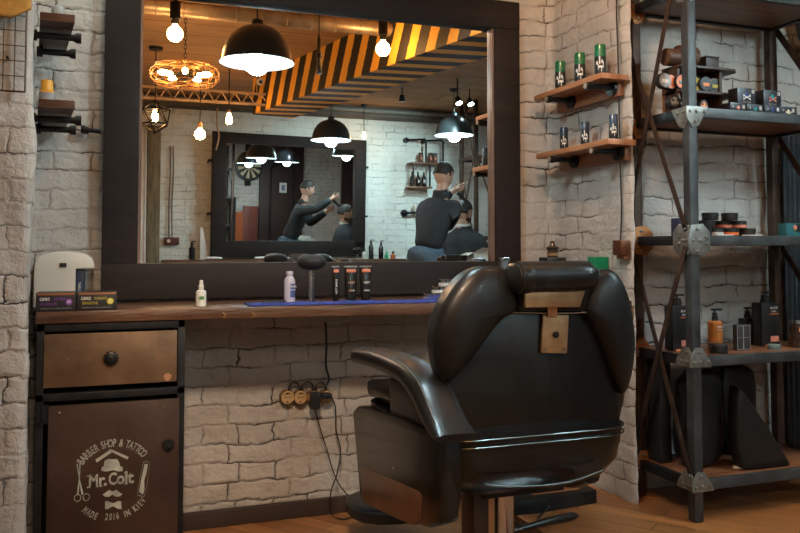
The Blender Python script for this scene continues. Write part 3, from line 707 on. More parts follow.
# ------------------------------------------------------------------ left wall shelves, bottle, jar, wire grid
def left_shelf(ya, yb, lab, y0=2.65):
    L = at(34, 60, y0).x; n0 = at(75, ya, y0); z = n0.z
    R0 = n0.x; R1 = at(66, ya, 3.10).x
    t = thing('pipe_shelf', lab, 'shelf', ((L+R0)/2, YS, z), 'plank shelves on black pipes beside the mirror')
    MB().prism([(-.208, y0, z), (R0, y0, z), (R1, 3.10, z), (-.245, 3.10, z)], (0, 0, .026)).build('shelf_board', mat('dark_shelf_wood', (.045, .022, .014), .45, 0, .3, 4, .2, 14, col2=(.10, .045, .025), stretch=(1, 9, 9)), t, bev=.003)
    for k, y in enumerate((y0+.12, 3.0)):
        xr_ = R0+(R1-R0)*(y-y0)/.45+.012; R_ = xr_
        b = MB().cyl((PL-.03, y, z-.018), (xr_, y, z-.018), .011)
        b.cyl((xr_, y, z-.018), (xr_+.016, y, z-.018), .017).cyl((xr_-.006, y, z-.018), (xr_+.002, y, z-.018), .014)
        b.build('pipe', M_BLK, t)
        MB().cyl((PL-.03, y, z-.018), (PL-.012, y, z-.018), .018).build('flange', M_BLK, t)
    return z+.026, y0
zt1, yy1 = left_shelf(23, 42, 'upper dark plank shelf on black pipes, left of the mirror')
zt2, yy2 = left_shelf(109, 80, 'lower dark plank shelf on black pipes, left of the mirror')
def left_bits():
    p = at(47.5, 60, 2.80); c = V3((p.x, 2.80, zt2+.0005)); k = 800*.98/3; 
    t = thing('yellow_bottle', 'yellow bottle with a grey label on the lower left shelf', 'bottle', c)
    H = at(47.5, 80.5, 2.80).z-zt2
    MB().lathe(c, [(.020, 0), (.023, .003), (.023, H*.55), (.019, H*.6), (.0185, H*.98), (.016, H), (0, H)], 24).build('bottle_body', mat('yellow_plastic', (.80, .38, .03), .4), t)
    MB().lathe(c, [(.0236, H*.25), (.0236, H*.5)], 24, capb=False, capt=False).build('label', mat('grey_label', (.3, .31, .32), .5), t)
    q = at(58, 18, 2.72); c = V3((q.x, 2.72, zt1+.0005))
    t = thing('glass_jar', 'clear glass jar on the upper left shelf', 'jar', c)
    MB().lathe(c, [(.018, 0), (.02, .003), (.02, .035), (.016, .04), (.0145, .04), (.0175, .034), (.0175, .005), (0, .004)], 24).build('jar_glass', mat('pale_glass', (.8, .86, .84), .1, trans=.6), t)
    c = at(86, 131, YS)
    t = thing('wall_peg', 'short black pipe peg sticking out of the wall beside the mirror frame', 'peg', c)
    MB().sweep([c, c+V3((.0, -.03, 0))], [(.012, .012)]*2).cyl(c+V3((-.012, -.03, .002)), c+V3((.05, -.035, -.004)), .009).cyl(c+V3((-.016, -.03, .002)), c+V3((-.002, -.031, .002)), .015).build('peg_pipe', M_BLK, t)
    # wire grid on the left pier
    yg = YPL-.028; x1 = at(26, 50, yg).x; z0, z1 = at(10, 91, yg).z, at(10, -25, yg).z; xs = x1-.40
    t = thing('wire_grid', 'black wire grid panel hung on the left brick pier', 'wire grid', ((xs+x1)/2, YPL, z0))
    b = MB(); n = 0
    for i in range(14): x = x1-i*.03; b.cyl((x, yg, z0), (x, yg, z1), .0016, n=6)
    for i in range(int((z1-z0)/.045)+1): z = z0+i*.045; b.cyl((xs, yg-.003, z), (x1, yg-.003, z), .0016, n=6)
    b.cyl((xs, yg, z0), (x1, yg, z0), .003, n=8); b.cyl((x1, yg, z0), (x1, yg, z1), .003, n=8)
    b.build('grid_wires', mat('bronze_wire', (.12, .10, .07), .4, .8), t)
    MB().cyl((x1-.05, yg, z0+.1), (x1-.05, YPL+.02, z0+.1), .004).cyl((x1-.3, yg, z1-.1), (x1-.3, YPL+.02, z1-.1), .004).build('standoff', M_BLK, t)
    p = at(31, 18.5, yg-.03); 
    t = thing('yellow_bag', 'mustard yellow pouch clipped to the wire grid', 'pouch', (p.x-.10, yg-.005, p.z))
    MB().pillow([(p.x-.20, yg-.022, p.z), (p.x, yg-.022, p.z), (p.x, yg-.022, p.z+.12), (p.x-.20, yg-.022, p.z+.12)], (0, -.016, 0), sub=1, p=4).build('pouch_body', mat('mustard_cloth', (.50, .26, .05), .8, 0, .2, 20, .2, 90), t)
left_bits()
# ------------------------------------------------------------------ wall shelves with spray cans on the return wall
def spray_can(lidmat, bodymat, r, h, lab, c, group):
    t = thing('spray_can', lab, 'spray can', c, group); c = V3(c); M = Matrix.Rotation(math.radians(-60), 3, 'Z')
    MB().lathe(c, [(r*.94, 0), (r, .003), (r, h*.62), (r*.96, h*.64)], 26, M).build('can_body', bodymat, t)
    MB().lathe(c+V3((0, 0, h*.63)), [(r*.98, 0), (r*.98, h*.33), (r*.9, h*.37), (0, h*.37)], 26).build('lid', lidmat, t)
    b = MB(); d = V3((-.55, -.835, 0)); s = V3((.835, -.55, 0))
    for k, (u, v, w_, hh) in enumerate(((-.55, .42, .35, .10), (-.1, .5, .18, .24), (.3, .46, .3, .10), (.5, .36, .14, .2), (.05, .30, .9, .06), (-.35, .30, .12, .16), (.2, .22, .12, .14))):
        q = c + s*(u*r) + d*(r*math.sqrt(max(0, 1-u*u))+.0003) + V3((0, 0, h*v))
        M2 = Matrix((s*math.sqrt(max(.2, 1-u*u))-d*u, d, V3((0, 0, 1)))).transposed(); b.box(q, (w_*r, .0012, hh*h), M=M2)
    b.build('white_lettering', M_WHT, t); return t
def wall_shelf(ltop, rtop, lab, key):
    # near outer corner of the top face and far one
    xw = X1-.012; dep = .125; zt = None
    n = atx(rtop[0], rtop[1], xw-dep); f_ = atx(ltop[0], ltop[1], xw-dep); z = (n.z+f_.z)/2
    t = thing('wall_shelf', lab, 'shelf', (xw, (n.y+f_.y)/2, z), 'plank shelves on the side wall')
    MB().bb((xw-dep, n.y, z-.022), (xw, f_.y, z)).build('shelf_board', mat('orange_wood', (.30, .12, .045), .45, 0, .3, 4, .2, 14, col2=(.45, .20, .08), stretch=(9, 1, 9)), t, bev=.003)
    MB().bb((xw-.022, n.y+.04, z-.075), (xw+.006, f_.y-.02, z-.0225)).build('back_board', M_SW, t, bev=.003)
    for fr in (.28, .86):
        y = f_.y+(n.y-f_.y)*fr
        b = MB().cyl((xw-.028, y, z-.040), (xw-dep-.012, y, z-.040), .011).cyl((xw-dep-.020, y, z-.040), (xw-dep-.002, y, z-.040), .016, n=6)
        b.build('bracket_pipe', M_BLK, t)
        MB().cyl((xw-.022, y, z-.043), (xw-.036, y, z-.043), .030).build('flange', M_BLK, t)
        MB().cyl((xw-dep-.021, y, z-.040), (xw-dep-.026, y, z-.040), .0115, n=6).build('end_cap', mat('bare_cap', (.35, .27, .2), .5, .4), t, label='pale end cap of the pipe')
    return n, f_, z
mgr = mat('green_lid', (.01, .16, .06), .3, coat=.3); mbl = mat('dark_blue_lid', (.02, .035, .07), .3, coat=.3); mcan = mat('can_black', (.03, .035, .035), .35, .3)
nA, fA, zA = wall_shelf((534, 97), (601, 71), 'upper orange-brown plank shelf with green lidded cans on the side wall', 'a')
nB, fB, zB = wall_shelf((536, 154.5), (608, 137.5), 'lower orange-brown plank shelf with dark lidded cans on the side wall', 'b')
for z, sh, lidm, hh, r, nm in ((zA, ((560, 26), (579.5, 26), (600, 28)), mgr, .128, .0225, 'green'), (zB, ((563, 19), (584, 20), (612.5, 21.5)), mbl, .098, .0175, 'dark blue')):
    for (px, hp), w_ in zip(sh, ('farthest into the corner', 'in the middle', 'nearest the steel rack')):
        y = atx(px, 100, X1-.085).y
        spray_can(lidm, mcan, r, hh, 'black spray can with %s lid, %s' % (nm, w_), (X1-.012-.07, y, z+.0006), '%s lidded spray cans on the side wall' % nm)
def copper_box():
    x = X1-.018
    c = atx(619, 247.5, x-.02); t = thing('copper_junction_box', 'dull copper junction box on the side wall', 'junction box', (x+.006, c.y, c.z))
    MB().bb((x-.03, c.y-.028, c.z-.03), (x+.012, c.y+.03, c.z+.028)).build('box_cover', mat('dull_copper', (.22, .085, .045), .35, .8, .3, 14), t, bev=.005)
    MB().bb((x-.012, c.y-.02, c.z-.045), (x+.012, c.y+.03, c.z-.029)).build('wooden_backing', M_SW, t, bev=.003)
    pts = [atx(px, py, x-.004) for px, py in ((617, -40), (616.5, 10), (617.5, 40), (618.5, 75), (619.5, 130), (620.5, 175), (621.5, 210), (620.5, 240))]
    cable('wall_cable', pts, .0032, 'black cable running down the side wall into the copper junction box')
copper_box()
# ------------------------------------------------------------------ the steel rack on the right
RX0, RX1, RYF, RYB = 2.0, 2.66, at(692, 300, 1).y, 2.66
RYF = 2.34
def steel_rack():
    t = thing('steel_rack', 'tall industrial steel rack with wooden shelves and crossed side braces', 'rack', ((RX0+RX1)/2, 2.5, ZF))
    pw = .038; H = 2.42
    xl = at(697, 505, RYF).x-.005
    X0 = xl; levels = {}
    zs = [at(703, 481, RYF).z-.012, at(704, 356, RYF).z-.018, at(703, 235.5, RYF).z-.018, at(701, 108, RYF).z-.018, 2.0]
    rx = at(768, 120, RYB).x
    for (x, y) in ((X0, RYF), (X0+.0, RYB), (rx+.02, RYB), (rx+.02, RYF)):
        b = MB(); a = .005
        b.tube([(x, y, ZF+.0005), (x, y, H)], [pw*.5*1.1]*2, 4) if False else b.bb((x-pw/2, y-pw/2, ZF+.0005), (x+pw/2, y+pw/2, H))
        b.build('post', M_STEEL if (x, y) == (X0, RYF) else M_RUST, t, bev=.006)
    for i, z in enumerate(zs):
        rt_ = .036
        for nm, p0, p1 in (('f', (X0, RYF, z), (rx+.02, RYF, z)), ('b', (X0, RYB, z), (rx+.02, RYB, z)), ('l', (X0, RYF, z), (X0, RYB, z)), ('r', (rx+.02, RYF, z), (rx+.02, RYB, z))):
            b = MB(); d = .014; b.bb((min(p0[0], p1[0])-(.012 if nm in 'lr' else -pw/2), min(p0[1], p1[1])-(.013 if nm in 'fb' else -pw/2), z-rt_/2), (max(p0[0], p1[0])+(.012 if nm in 'lr' else -pw/2), max(p0[1], p1[1])+(.013 if nm in 'fb' else -pw/2), z+rt_/2))
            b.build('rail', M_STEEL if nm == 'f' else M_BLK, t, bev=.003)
        MB().bb((X0+.013, RYF+.014, z-.010), (rx+.007, RYB-.014, z+.018)).build('shelf_board', M_SWX, t, bev=.002)
    # corner plates with bolts
    for i, z in enumerate(zs):
        for (x, y, m, sx) in ((X0, RYF, M_PLATE, 1), (X0, RYB, mat('rusty_plate', (.35, .15, .05), .5, .5, .3, 30), 1)):
            b = MB(); yf = y-pw/2
            up_ = 1 if i < 3 else -1
            if i == 2: P = [(-.035, .0), (-.022, .055), (.03, .06), (.062, .03), (.062, -.03), (.03, -.055), (-.022, -.05)]
            elif i >= 3: P = [(-.034, .018), (.062, .018), (.05, -.002), (.02, -.052), (-.010, -.06), (-.034, -.02)]
            else: P = [(-.034, -.018), (.062, -.018), (.05, .01), (.018, .05), (-.010, .052), (-.034, .02)]
            b.prism([(x+u, yf-.001, z+v) for u, v in P], (0, -.004, 0))
            b.prism([(x-pw/2-.001, y-pw/2-.005+max(0, u+.034)*1.0, z+v) for u, v in P], (-.004, 0, 0))
            pl = b.build('corner_plate', m, t, bev=.0008)
            B = ((-.012, 0), (.018, .0), (.045, .012), (.045, -.012), (.005, .04), (.005, -.04)) if i == 2 else ((-.018, 0), (.045, 0), (.004, .035*up_), (.01, 0))
            for u, v in B:
                MB().lathe((x+u, yf-.005, z+v), [(.0068, 0), (.006, .004), (.003, .006), (0, .006)], 10, Matrix.Rotation(math.pi/2, 3, 'X')).build('bolt', M_PLATE, pl)
                MB().lathe((x-pw/2-.005, y-pw/2+.02+max(0, u)*.8, z+v), [(.0068, 0), (.006, .004), (.003, .006), (0, .006)], 10, Matrix.Rotation(-math.pi/2, 3, 'Y')).build('bolt', M_PLATE, pl)
    # crossed braces on the left side
    for (ya, za, yb, zb_, dx) in ((RYB, 1.84, RYF, zs[2]+.03, -.022), (RYF, 2.16, RYB, 1.20, -.028), (RYB, zs[2]-.02, RYF, zs[0]+.04, -.022), (RYF, zs[2]-.02, RYB, zs[0]+.04, -.028)):
        if 1:
            MB().bar((X0+dx, ya, za), (X0+dx, yb, zb_), .022, .004, (0, 1, 0)).build('brace', M_RUST, t, bev=.001)
    MB().bar((rx+.045, RYB, 2.0), (rx+.045, RYF, zs[3]), .026, .006, (0, 1, 0)).build('brace', M_RUST, t)
    for z0, z1 in ((zs[1], zs[2]), (zs[2], zs[3])):
        MB().bar((rx+.045, RYB, z1), (rx+.045, RYF, z0), .026, .006, (0, 1, 0)).build('brace', M_RUST, t)
    return X0, rx, zs
RKX, RKR, RZ = steel_rack()
RT = [z+.0184 for z in RZ]
def pump_bottle(px, y, z, w_, h, body, lab, grp='pump bottles on the lower rack shelf', orange=False, round_=False, px_is_x=False, lbl=('', '')):
    c = at(px, 300, y); c = V3((c.x, y, z+.0008)); t = thing('pump_bottle', lab, 'bottle', c, grp); r = w_/2
    if round_: MB().lathe(c, [(r*.95, 0), (r, .004), (r, h*.92), (r*.8, h*.98), (r*.3, h)], 26).build('bottle_body', body, t)
    else: MB().bb(c+V3((-r, -r*.62, 0)), c+V3((r, r*.62, h))).build('bottle_body', body, t, bev=min(.008, r*.3))
    b = MB().lathe(c+V3((0, 0, h*.985)), [(r*.42, 0), (r*.42, .016), (r*.34, .018), (r*.34, .030), (.004, .031), (.004, .04)], 18)
    b.bb(c+V3((-.012, -.006, h+.036)), c+V3((.030, .006, h+.043))); b.build('pump_head', M_BP, t)
    if orange:
        yb = c.y-r*.62-.0006
        MB().box((c.x+r*.1, yb, c.z+.004), (w_*.8, .001, .006)).box((c.x+r*.35, yb, c.z+h*.74), (w_*.5, .001, .003)).build('orange_trim', M_ORG, t)
        letters([('BLACK', .012, (c.x+r*.35, yb, c.z+h*.88)), ('LABEL', .010, (c.x+r*.35, yb, c.z+h*.80))], 'label_print', M_WHT, t)
        MB().box((c.x+r*.38, yb, c.z+h*.17), (w_*.45, .001, .022)).build('pink_label', mat('pink_label', (.55, .2, .14), .5), t)
    elif lbl[0]: letters([(lbl[0], .010, (c.x, c.y-r*(1 if round_ else .62)-.0006, c.z+h*.8)), (lbl[1], .006, (c.x, c.y-r*(1 if round_ else .62)-.0006, c.z+h*.7))], 'label_print', M_WHT, t)
    return t
def box_item(px, y, z, w_, d, h, m, name, lab, cat, grp=None, rz=0):
    c = at(px, 300, y); c = V3((c.x, y, z+.0008)); t = thing(name, lab, cat, c, grp)
    MB().box(c+V3((0, 0, h/2)), (w_, d, h), rz).build('carton', m, t, bev=.0015); return t, c
def rack_goods():
    z = RT[1]; amber = mat('amber_liquid', (.45, .16, .04), .2, 0, .15, 20, coat=.5)
    s = 3.0/800
    y = 2.45
    def W(px0, px1, y): return at(px1, 300, y).x-at(px0, 300, y).x
    pump_bottle(677, 2.50, z, W(668, 686, 2.5), .168, mat('black_bottle', (.012, .012, .012), .3), 'large black pump bottle with orange base line behind the rack braces', orange=True)
    pump_bottle(714.5, 2.46, z, W(708.5, 720, 2.46), .112, amber, 'amber brown pump bottle standing behind a small black tin', round_=True, lbl=('beard', 'shampoo'))
    pump_bottle(747, 2.56, z, W(741, 753.5, 2.56), .105, mat('black_bottle', (.012, .012, .012), .3), 'small black pump bottle behind the two slim grey cartons', lbl=('tea', 'tree'))
    pump_bottle(765, 2.50, z, W(755.5, 773.5, 2.5), .170, mat('black_bottle', (.012, .012, .012), .3), 'large black pump bottle with orange lettering beside the grey cartons', orange=True)
    c = at(717.5, 300, 2.385); tin(V3((c.x, 2.385, z+.0008)), .033, .034, mcan, M_BP, 'black_tin', 'flat black tin in front of the amber pump bottle')
    for i, (px, w_) in enumerate(((737.5, 6.5), (744, 7))):
        t, c = box_item(px, 2.42, z, W(px-w_/2, px+w_/2, 2.42), .022, .096, mat('black_card', (.03, .03, .03), .5), 'slim_carton', ('left slim black carton with grey edging', 'right slim black carton with grey edging')[i]+' on the lower rack shelf', 'carton', 'slim cartons on the lower rack shelf')
        b = MB(); hw = W(px-w_/2, px+w_/2, 2.42)/2
        for dx in (-hw+.0015, hw-.0015): b.box(c+V3((dx, -.0113, .048)), (.0015, .0008, .09))
        for dz in (.004, .048, .092): b.box(c+V3((0, -.0113, dz)), (hw*2-.003, .0008, .0015))
        b.build('grey_edging', mat('grey_print', (.3, .3, .3), .6), t)
    c = at(773, 300, 2.40); tin(V3((c.x, 2.40, z+.0008)), .024, .018, mat('teal_tin', (.10, .16, .15), .4), mat('teal_lid', (.16, .22, .21), .4), 'teal_tin', 'flat grey-green tin lying at the front of the lower rack shelf')
    c = at(796, 300, 2.42); c = V3((c.x, 2.42, z+.0008)); t = thing('glass_jar', 'dark glass jar with silver lid at the right end of the rack shelf', 'jar', c)
    MB().lathe(c, [(.028, 0), (.030, .004), (.030, .085), (.024, .092)], 24).build('jar_body', mat('dark_glass', (.03, .02, .015), .08, coat=.8), t)
    MB().lathe(c+V3((0, 0, .092)), [(.028, 0), (.028, .014), (0, .015)], 24).build('jar_lid', M_CHR, t)
    MB().box(c+V3((-.004, -.030, .07)), (.03, .002, .016)).box(c+V3((.004, -.030, .025)), (.02, .002, .02)).build('orange_label', mat('salmon_print', (.62, .20, .12), .5), t)
    # middle shelf : pile of round tins
    z = RT[2]; mk = mat('tin_black', (.02, .02, .02), .35); sp = mat('salmon_print', (.62, .20, .12), .5); wb = mat('white_band', (.55, .55, .54), .6); orr = M_ORG
    r, h = .033, .0285; y = 2.43
    rows = [(0, [(704, mk), (716, wb), (731, orr), (748, mk)]), (1, [(707, mk), (724, sp), (739, sp)]), (2, [(711.5, mk), (731, mk)])]
    names = ['bottom row, far left', 'bottom row with a white band', 'bottom row with a bright orange band', 'bottom row, far right', 'second row, left', 'second row, middle with salmon band', 'second row, right with salmon band', 'top row, left', 'top row, right']; k = 0
    for lv, its in rows:
        for px, bm_ in its:
            yy = y + (.02 if lv == 1 else 0) + (.01 if k % 2 else 0); c = at(px, 300, yy)
            tin(V3((c.x, yy, z+.0008+lv*(h+.0006))), r if lv < 2 else r*.93, h, mk, M_BP, 'pomade_tin', 'round black tin in the middle shelf pile, '+names[k], band=None if bm_ is mk else bm_, group='pile of tins on the middle rack shelf'); k += 1
    for px, lab in ((724, 'left'), (754, 'right')):
        c = at(px, 300, 2.372); o = MB().box((c.x, 2.372, z+.0025), (.075, .03, .003)).build('price_card', M_WHT, org=(c.x, 2.372, z)); tag(o, 'white price card in front of the tins, '+lab, 'card', 'price cards on the middle rack shelf')
    box_item(680.5, 2.52, z, .038, .05, .068, mat('navy_card', (.03, .035, .07), .5), 'navy_carton', 'dark navy carton behind the rack braces on the middle shelf', 'carton')
    t, c = box_item(791, 2.42, z, .075, .045, .050, mat('teal_card', (.01, .10, .12), .5), 'teal_carton', 'small teal and black carton at the right of the middle rack shelf', 'carton')
    MB().box(c+V3((.022, -.0228, .03)), (.028, .001, .03)).build('black_panel', M_BP, t); MB().sphere(c+V3((.004, -.024, .033)), .010, (1, .2, 1)).build('orange_figure', mat('salmon_print', (.62, .20, .12), .5), t); MB().box(c+V3((.004, -.0232, .015)), (.008, .001, .022)).build('green_figure', mat('green_label', (.05, .16, .05), .5), t)
    # upper shelf: small tiered rack with round tins and hats, skull cartons
    z = RT[3]; xa = RKX+.03; xb = at(718, 100, 2.55).x
    t = thing('tiered_stand', 'small dark wooden three-tier stand at the left of the upper rack shelf', 'display stand', ((xa+xb)/2, 2.48, z))
    z1 = at(700, 93, 2.42).z; z2 = at(700, 68, 2.42).z
    for zz in (z1, z2): MB().prism([(xa, 2.42, zz), (xb-.03, 2.42, zz), (xb, 2.45, zz), (xb, 2.53, zz), (xa, 2.53, zz)], (0, 0, .010)).build('tier', mat('stand_wood', (.05, .022, .012), .5), t, bev=.002)
    MB().bb((xa, 2.515, z), (xb-.08, 2.53, z2)).build('stand_back', mat('stand_back_wood', (.18, .07, .025), .5), t, bev=.002)
    MB().bb((xa, 2.44, z+.0005), (xa+.012, 2.514, z2)).build('stand_leg', mat('stand_wood', (.05, .022, .012), .5), t)
    MB().bb((xb-.09, 2.44, z+.0005), (xb-.078, 2.514, z2)).build('stand_leg', mat('stand_wood', (.05, .022, .012), .5), t)
    M = Matrix.Rotation(math.pi/2*.94, 3, 'X'); yel = mat('yellow_print', (.75, .45, .04), .5); om = mat('orange_lid', (.75, .2, .05), .45); gm = mat('grey_lid', (.25, .25, .24), .4)
    for i, (px, fm, bm_, lab) in enumerate(((663, gm, M_WHT, 'pale faced'), (669, om, om, 'bright orange faced, left of the brace'), (680, om, M_BP, 'bright orange faced, right of the brace'), (694, yel, M_BP, 'yellow faced, behind the steel post'), (704, M_BP, om, 'black faced with an orange mark'), (713, gm, yel, 'silver rimmed at the right end'))):
        c = at(px, 80, 2.460 if i % 2 else 2.445); rr = .029; c.z = z1+.0115+rr
        tt = thing('round_tin', lab+' round tin standing on edge on the lower tier', 'tin', c, 'round tins standing on the tiered stand')
        MB().lathe(c+V3((0, .012, 0)), [(rr, -.0), (rr, .020), (rr*.93, .024), (rr*.85, .024)], 26, Matrix.Rotation(math.pi/2, 3, 'X')).build('tin_body', M_BP if i != 5 else gm, tt)
        MB().lathe(c+V3((0, -.0118, 0)), [(rr*.88, 0), (rr*.86, .001), (0, .001)], 26, Matrix.Rotation(math.pi/2, 3, 'X')).build('tin_face', fm if i != 5 else M_BP, tt)
        MB().box(c+V3((0, -.0132, -.003)), (rr*1.0, .001, rr*.45)).build('tin_print', bm_, tt, bev=.002)
    for px, r_, m_, lab in ((673, .026, gm, 'grey faced'), (683, .018, om, 'salmon faced'), (702, .02, om, 'salmon faced, right of the post')):
        c = at(px, 105, 2.40); c.z = z+.001+r_
        tt = thing('round_tin', lab+' round tin standing on edge under the tiered stand', 'tin', c, 'round tins under the tiered stand')
        MB().lathe(c+V3((0, .012, 0)), [(r_, 0), (r_, .022), (r_*.9, .024)], 24, Matrix.Rotation(math.pi/2, 3, 'X')).build('tin_body', M_BP, tt)
        MB().lathe(c+V3((0, -.0118, 0)), [(r_*.85, 0), (0, .001)], 24, Matrix.Rotation(math.pi/2, 3, 'X')).build('tin_face', m_, tt)
        b = MB()
        for dx in (-.4, .4): b.sphere(c+V3((dx*r_, -.0135, r_*.2)), r_*.2, (1, .2, 1), 8)
        for dx in (-.3, 0, .3): b.box(c+V3((dx*r_, -.0130, -r_*.5)), (r_*.14, .001, r_*.35))
        b.build('tin_print', M_BP, tt)
    c = at(684, 55, 2.47); zz = z2+.0115
    tt = thing('leather_roll', 'brown leather roll lying on the top tier behind the post', 'leather roll', (c.x, 2.47, zz))
    MB().cyl((c.x-.085, 2.475, zz+.034), (c.x-.03, 2.475, zz+.034), .033).build('rolled_end', mat('brown_leather', (.10, .045, .02), .5, 0, .3, 9), tt, bev=.004); MB().cyl((c.x-.029, 2.475, zz+.042), (c.x+.05, 2.475, zz+.042), .041).build('rolled_body', mat('brown_leather', (.10, .045, .02), .5, 0, .3, 9), tt, bev=.004)
    c = at(708, 60, 2.475); c.z = zz
    tt = thing('dark_casket', 'small dark brown box on the right end of the top tier', 'box', c)
    MB().box(c+V3((0, 0, .021)), (.062, .05, .040)).build('casket_body', mat('dark_leather', (.035, .02, .014), .5), tt, bev=.003); MB().box(c+V3((0, 0, .0445)), (.066, .054, .006)).build('casket_lid', mat('dark_leather', (.035, .02, .014), .5), tt, bev=.002)
    mc = mat('skull_card', (.012, .012, .016), .4); gr = mat('label_grey', (.35, .33, .30), .6); holo = mat('holo_blue', (.03, .06, .22), .3, .4); teal = mat('holo_teal', (.02, .30, .30), .3, .4)
    big = at(756, 100, 2.39).x-at(738.5, 100, 2.39).x
    def skull_print(t, c, s, m1, m2, bones=True):
        b = MB().sphere(c+V3((0, 0, s*.55)), s*.42, (1, .05, .9), 14).box(c+V3((0, 0, s*.18)), (s*.42, .0012, s*.22)); b.build('skull_print', m1, t)
        if bones:
            b = MB()
            for a in (.42, -.42):
                d = V3((math.cos(a), 0, math.sin(a)))*s*.85; q = c+V3((0, -.0012, -.05*s)); b.bar(q-d, q+d, s*.16, .0008, (0, 0, 1))
                for e in (-1, 1):
                    for k in (-.12, .12): b.sphere(q+d*e+V3((0, 0, k*s)), s*.13, (1, .08, 1), 8)
            b.build('crossbones_print', m2, t)
    for i, (px, m1, lab) in enumerate(((745.5, holo, 'black carton with white crossbones standing on a low box'), (771.5, teal, 'black carton with teal print standing right of the crossbones carton'))):
        zlow = z+.0295
        t, c = box_item(px, 2.385, zlow, big*1.0, .05, .062, mc, 'skull_carton', lab, 'carton', 'upper cartons on the top rack shelf')
        yf = c+V3((0, -.0256, .028)); skull_print(t, yf, .019, m1, M_WHT if i == 0 else mat('salmon_print', (.62, .20, .12), .5))
        MB().box(c+V3((big*.36, -.0256, .050)), (.013, .001, .014)).build('corner_label', gr, t); letters([('MATT CLAY', .007, c+V3((0, -.0256, .008)))], 'carton_print', gr, t)
    for i, (px, m1, lab) in enumerate(((735, mat('salmon_print', (.62, .20, .12), .5), 'low black carton with a salmon dome, left end'), (752, teal, 'low black carton with teal stripes, second from the left'), (769.5, holo, 'low black carton with blue print, third from the left'), (785, mat('cream_skull', (.6, .5, .33), .5), 'low black carton with a cream skull, right end'))):
        t, c = box_item(px, 2.374, z, (at(px+8.3, 100, 2.34).x-at(px-8.3, 100, 2.34).x)*.97, .07, .0285, mc, 'low_carton', lab, 'carton', 'low cartons on the top rack shelf')
        skull_print(t, c+V3((0, -.0355, .002)), .016, m1, m1, i == 3); MB().box(c+V3((.024, -.0355, .014)), (.011, .001, .014)).build('corner_label', gr, t)
        MB().box(c+V3((-.024, -.0355, .014)), (.008, .001, .002)).box(c+V3((-.024, -.0355, .014)), (.002, .001, .008)).build('white_cross', gr, t)
rack_goods()
def leather_bags():
    z = RT[0]
    t = thing('booster_cushion', 'tall black leather booster cushion on the bottom rack shelf', 'cushion', (2.25, 2.46, z))
    P = [at(x, y, 2.40) for x, y in ((700, 372), (731, 371), (732, 400), (735, 440), (731, 474), (697, 477), (694, 420))]; zb = z+.002
    P = [V3((p.x, 2.49, max(p.z, zb))) for p in P]
    MB().pillow(P, (0, -.055, 0), p=4.5, sub=1).build('cushion_body', M_LE, t)
    P = [at(x, y, 2.52) for x, y in ((728, 366), (742, 364), (758, 367), (764, 374), (765, 420), (764, 468), (728, 470))]
    t = thing('rounded_cushion', 'rounded black leather seat cushion at the back of the bottom rack shelf', 'cushion', (2.38, 2.56, z))
    MB().pillow([V3((p.x, 2.597, max(p.z, zb))) for p in P], (0, -.05, 0), p=4.5, sub=1).build('seat_body', M_LE, t)
    P = [at(x, y, 2.38) for x, y in ((734, 384), (742, 392), (758, 415), (775, 442), (789, 466), (786, 471), (760, 472), (734, 468))]
    t = thing('leaning_cushion', 'slanting black leather cushion leaning at the right of the bottom rack shelf', 'cushion', (2.4, 2.41, z))
    MB().pillow([V3((p.x, 2.392, max(p.z, zb))) for p in P], (0, -.035, 0), p=5, sub=1).build('flap_body', M_LE, t)
    c = at(739, 468, 2.40); c.z = z+.0008
    t = thing('folded_paper', 'crumpled pale paper on the bottom rack shelf', 'paper', c)
    MB().pillow([c+V3((math.cos(a*.6)*.03, math.sin(a*.6)*.015, .006)) for a in range(10)], (0, 0, .006), p=3, sub=1).build('paper_ball', M_WP, t)
    # big black box standing behind the left brace
    P = atz(668, 495, ZF); t = thing('black_case', 'black case standing behind the lower left braces of the rack', 'case', (RKX+.09, 2.55, RT[0]))
    MB().bb((RKX+.02, 2.555, RT[0]+.001), (RKX+.075, 2.635, RZ[1]-.02)).build('case_body', M_BP, t, bev=.01)
    # the dark cloth and the orange lamp at the far right
    x = at(800, 200, 2.62).x+.012
    t = thing('orange_screen', 'orange-red fabric screen glimpsed right of the rack', 'screen', (x+.10, 2.67, ZF))
    b = MB(); b.prism([(x, 2.677, ZF+.004), (x-.0, 2.677, 1.02), (x-.01, 2.677, 1.10), (x+.03, 2.677, 1.30), (x+.32, 2.677, 1.34), (x+.32, 2.677, ZF+.004)], (0, .02, 0))
    b.build('screen_cloth', mat('orange_cloth', (.40, .09, .025), .8, 0, .2, 5), t, bev=.004)
leather_bags()
def black_curtain():
    x0, x1 = at(776, 300, 2.7).x, at(790, 300, 2.7).x
    b = MB(); n = 24; pts = []
    for i in range(n+1):
        u = i/n; pts.append((RKR+.075+(.11)*u, 2.650+.012*math.sin(u*26)))
    for z in ():
        pass
    A = [b.bm.verts.new((x, y, ZF+.004)) for x, y in pts]; B = [b.bm.verts.new((x, y, 1.55)) for x, y in pts]
    for i in range(n): b.bm.faces.new((A[i], A[i+1], B[i+1], B[i]))
    o = b.build('black_curtain', M_TEE, org=(x1, 2.66, ZF)); tag(o, 'dark cloth hanging behind the right side of the rack', 'curtain')
    s = o.modifiers.new('s', 'SOLIDIFY'); s.thickness = .006
black_curtain()
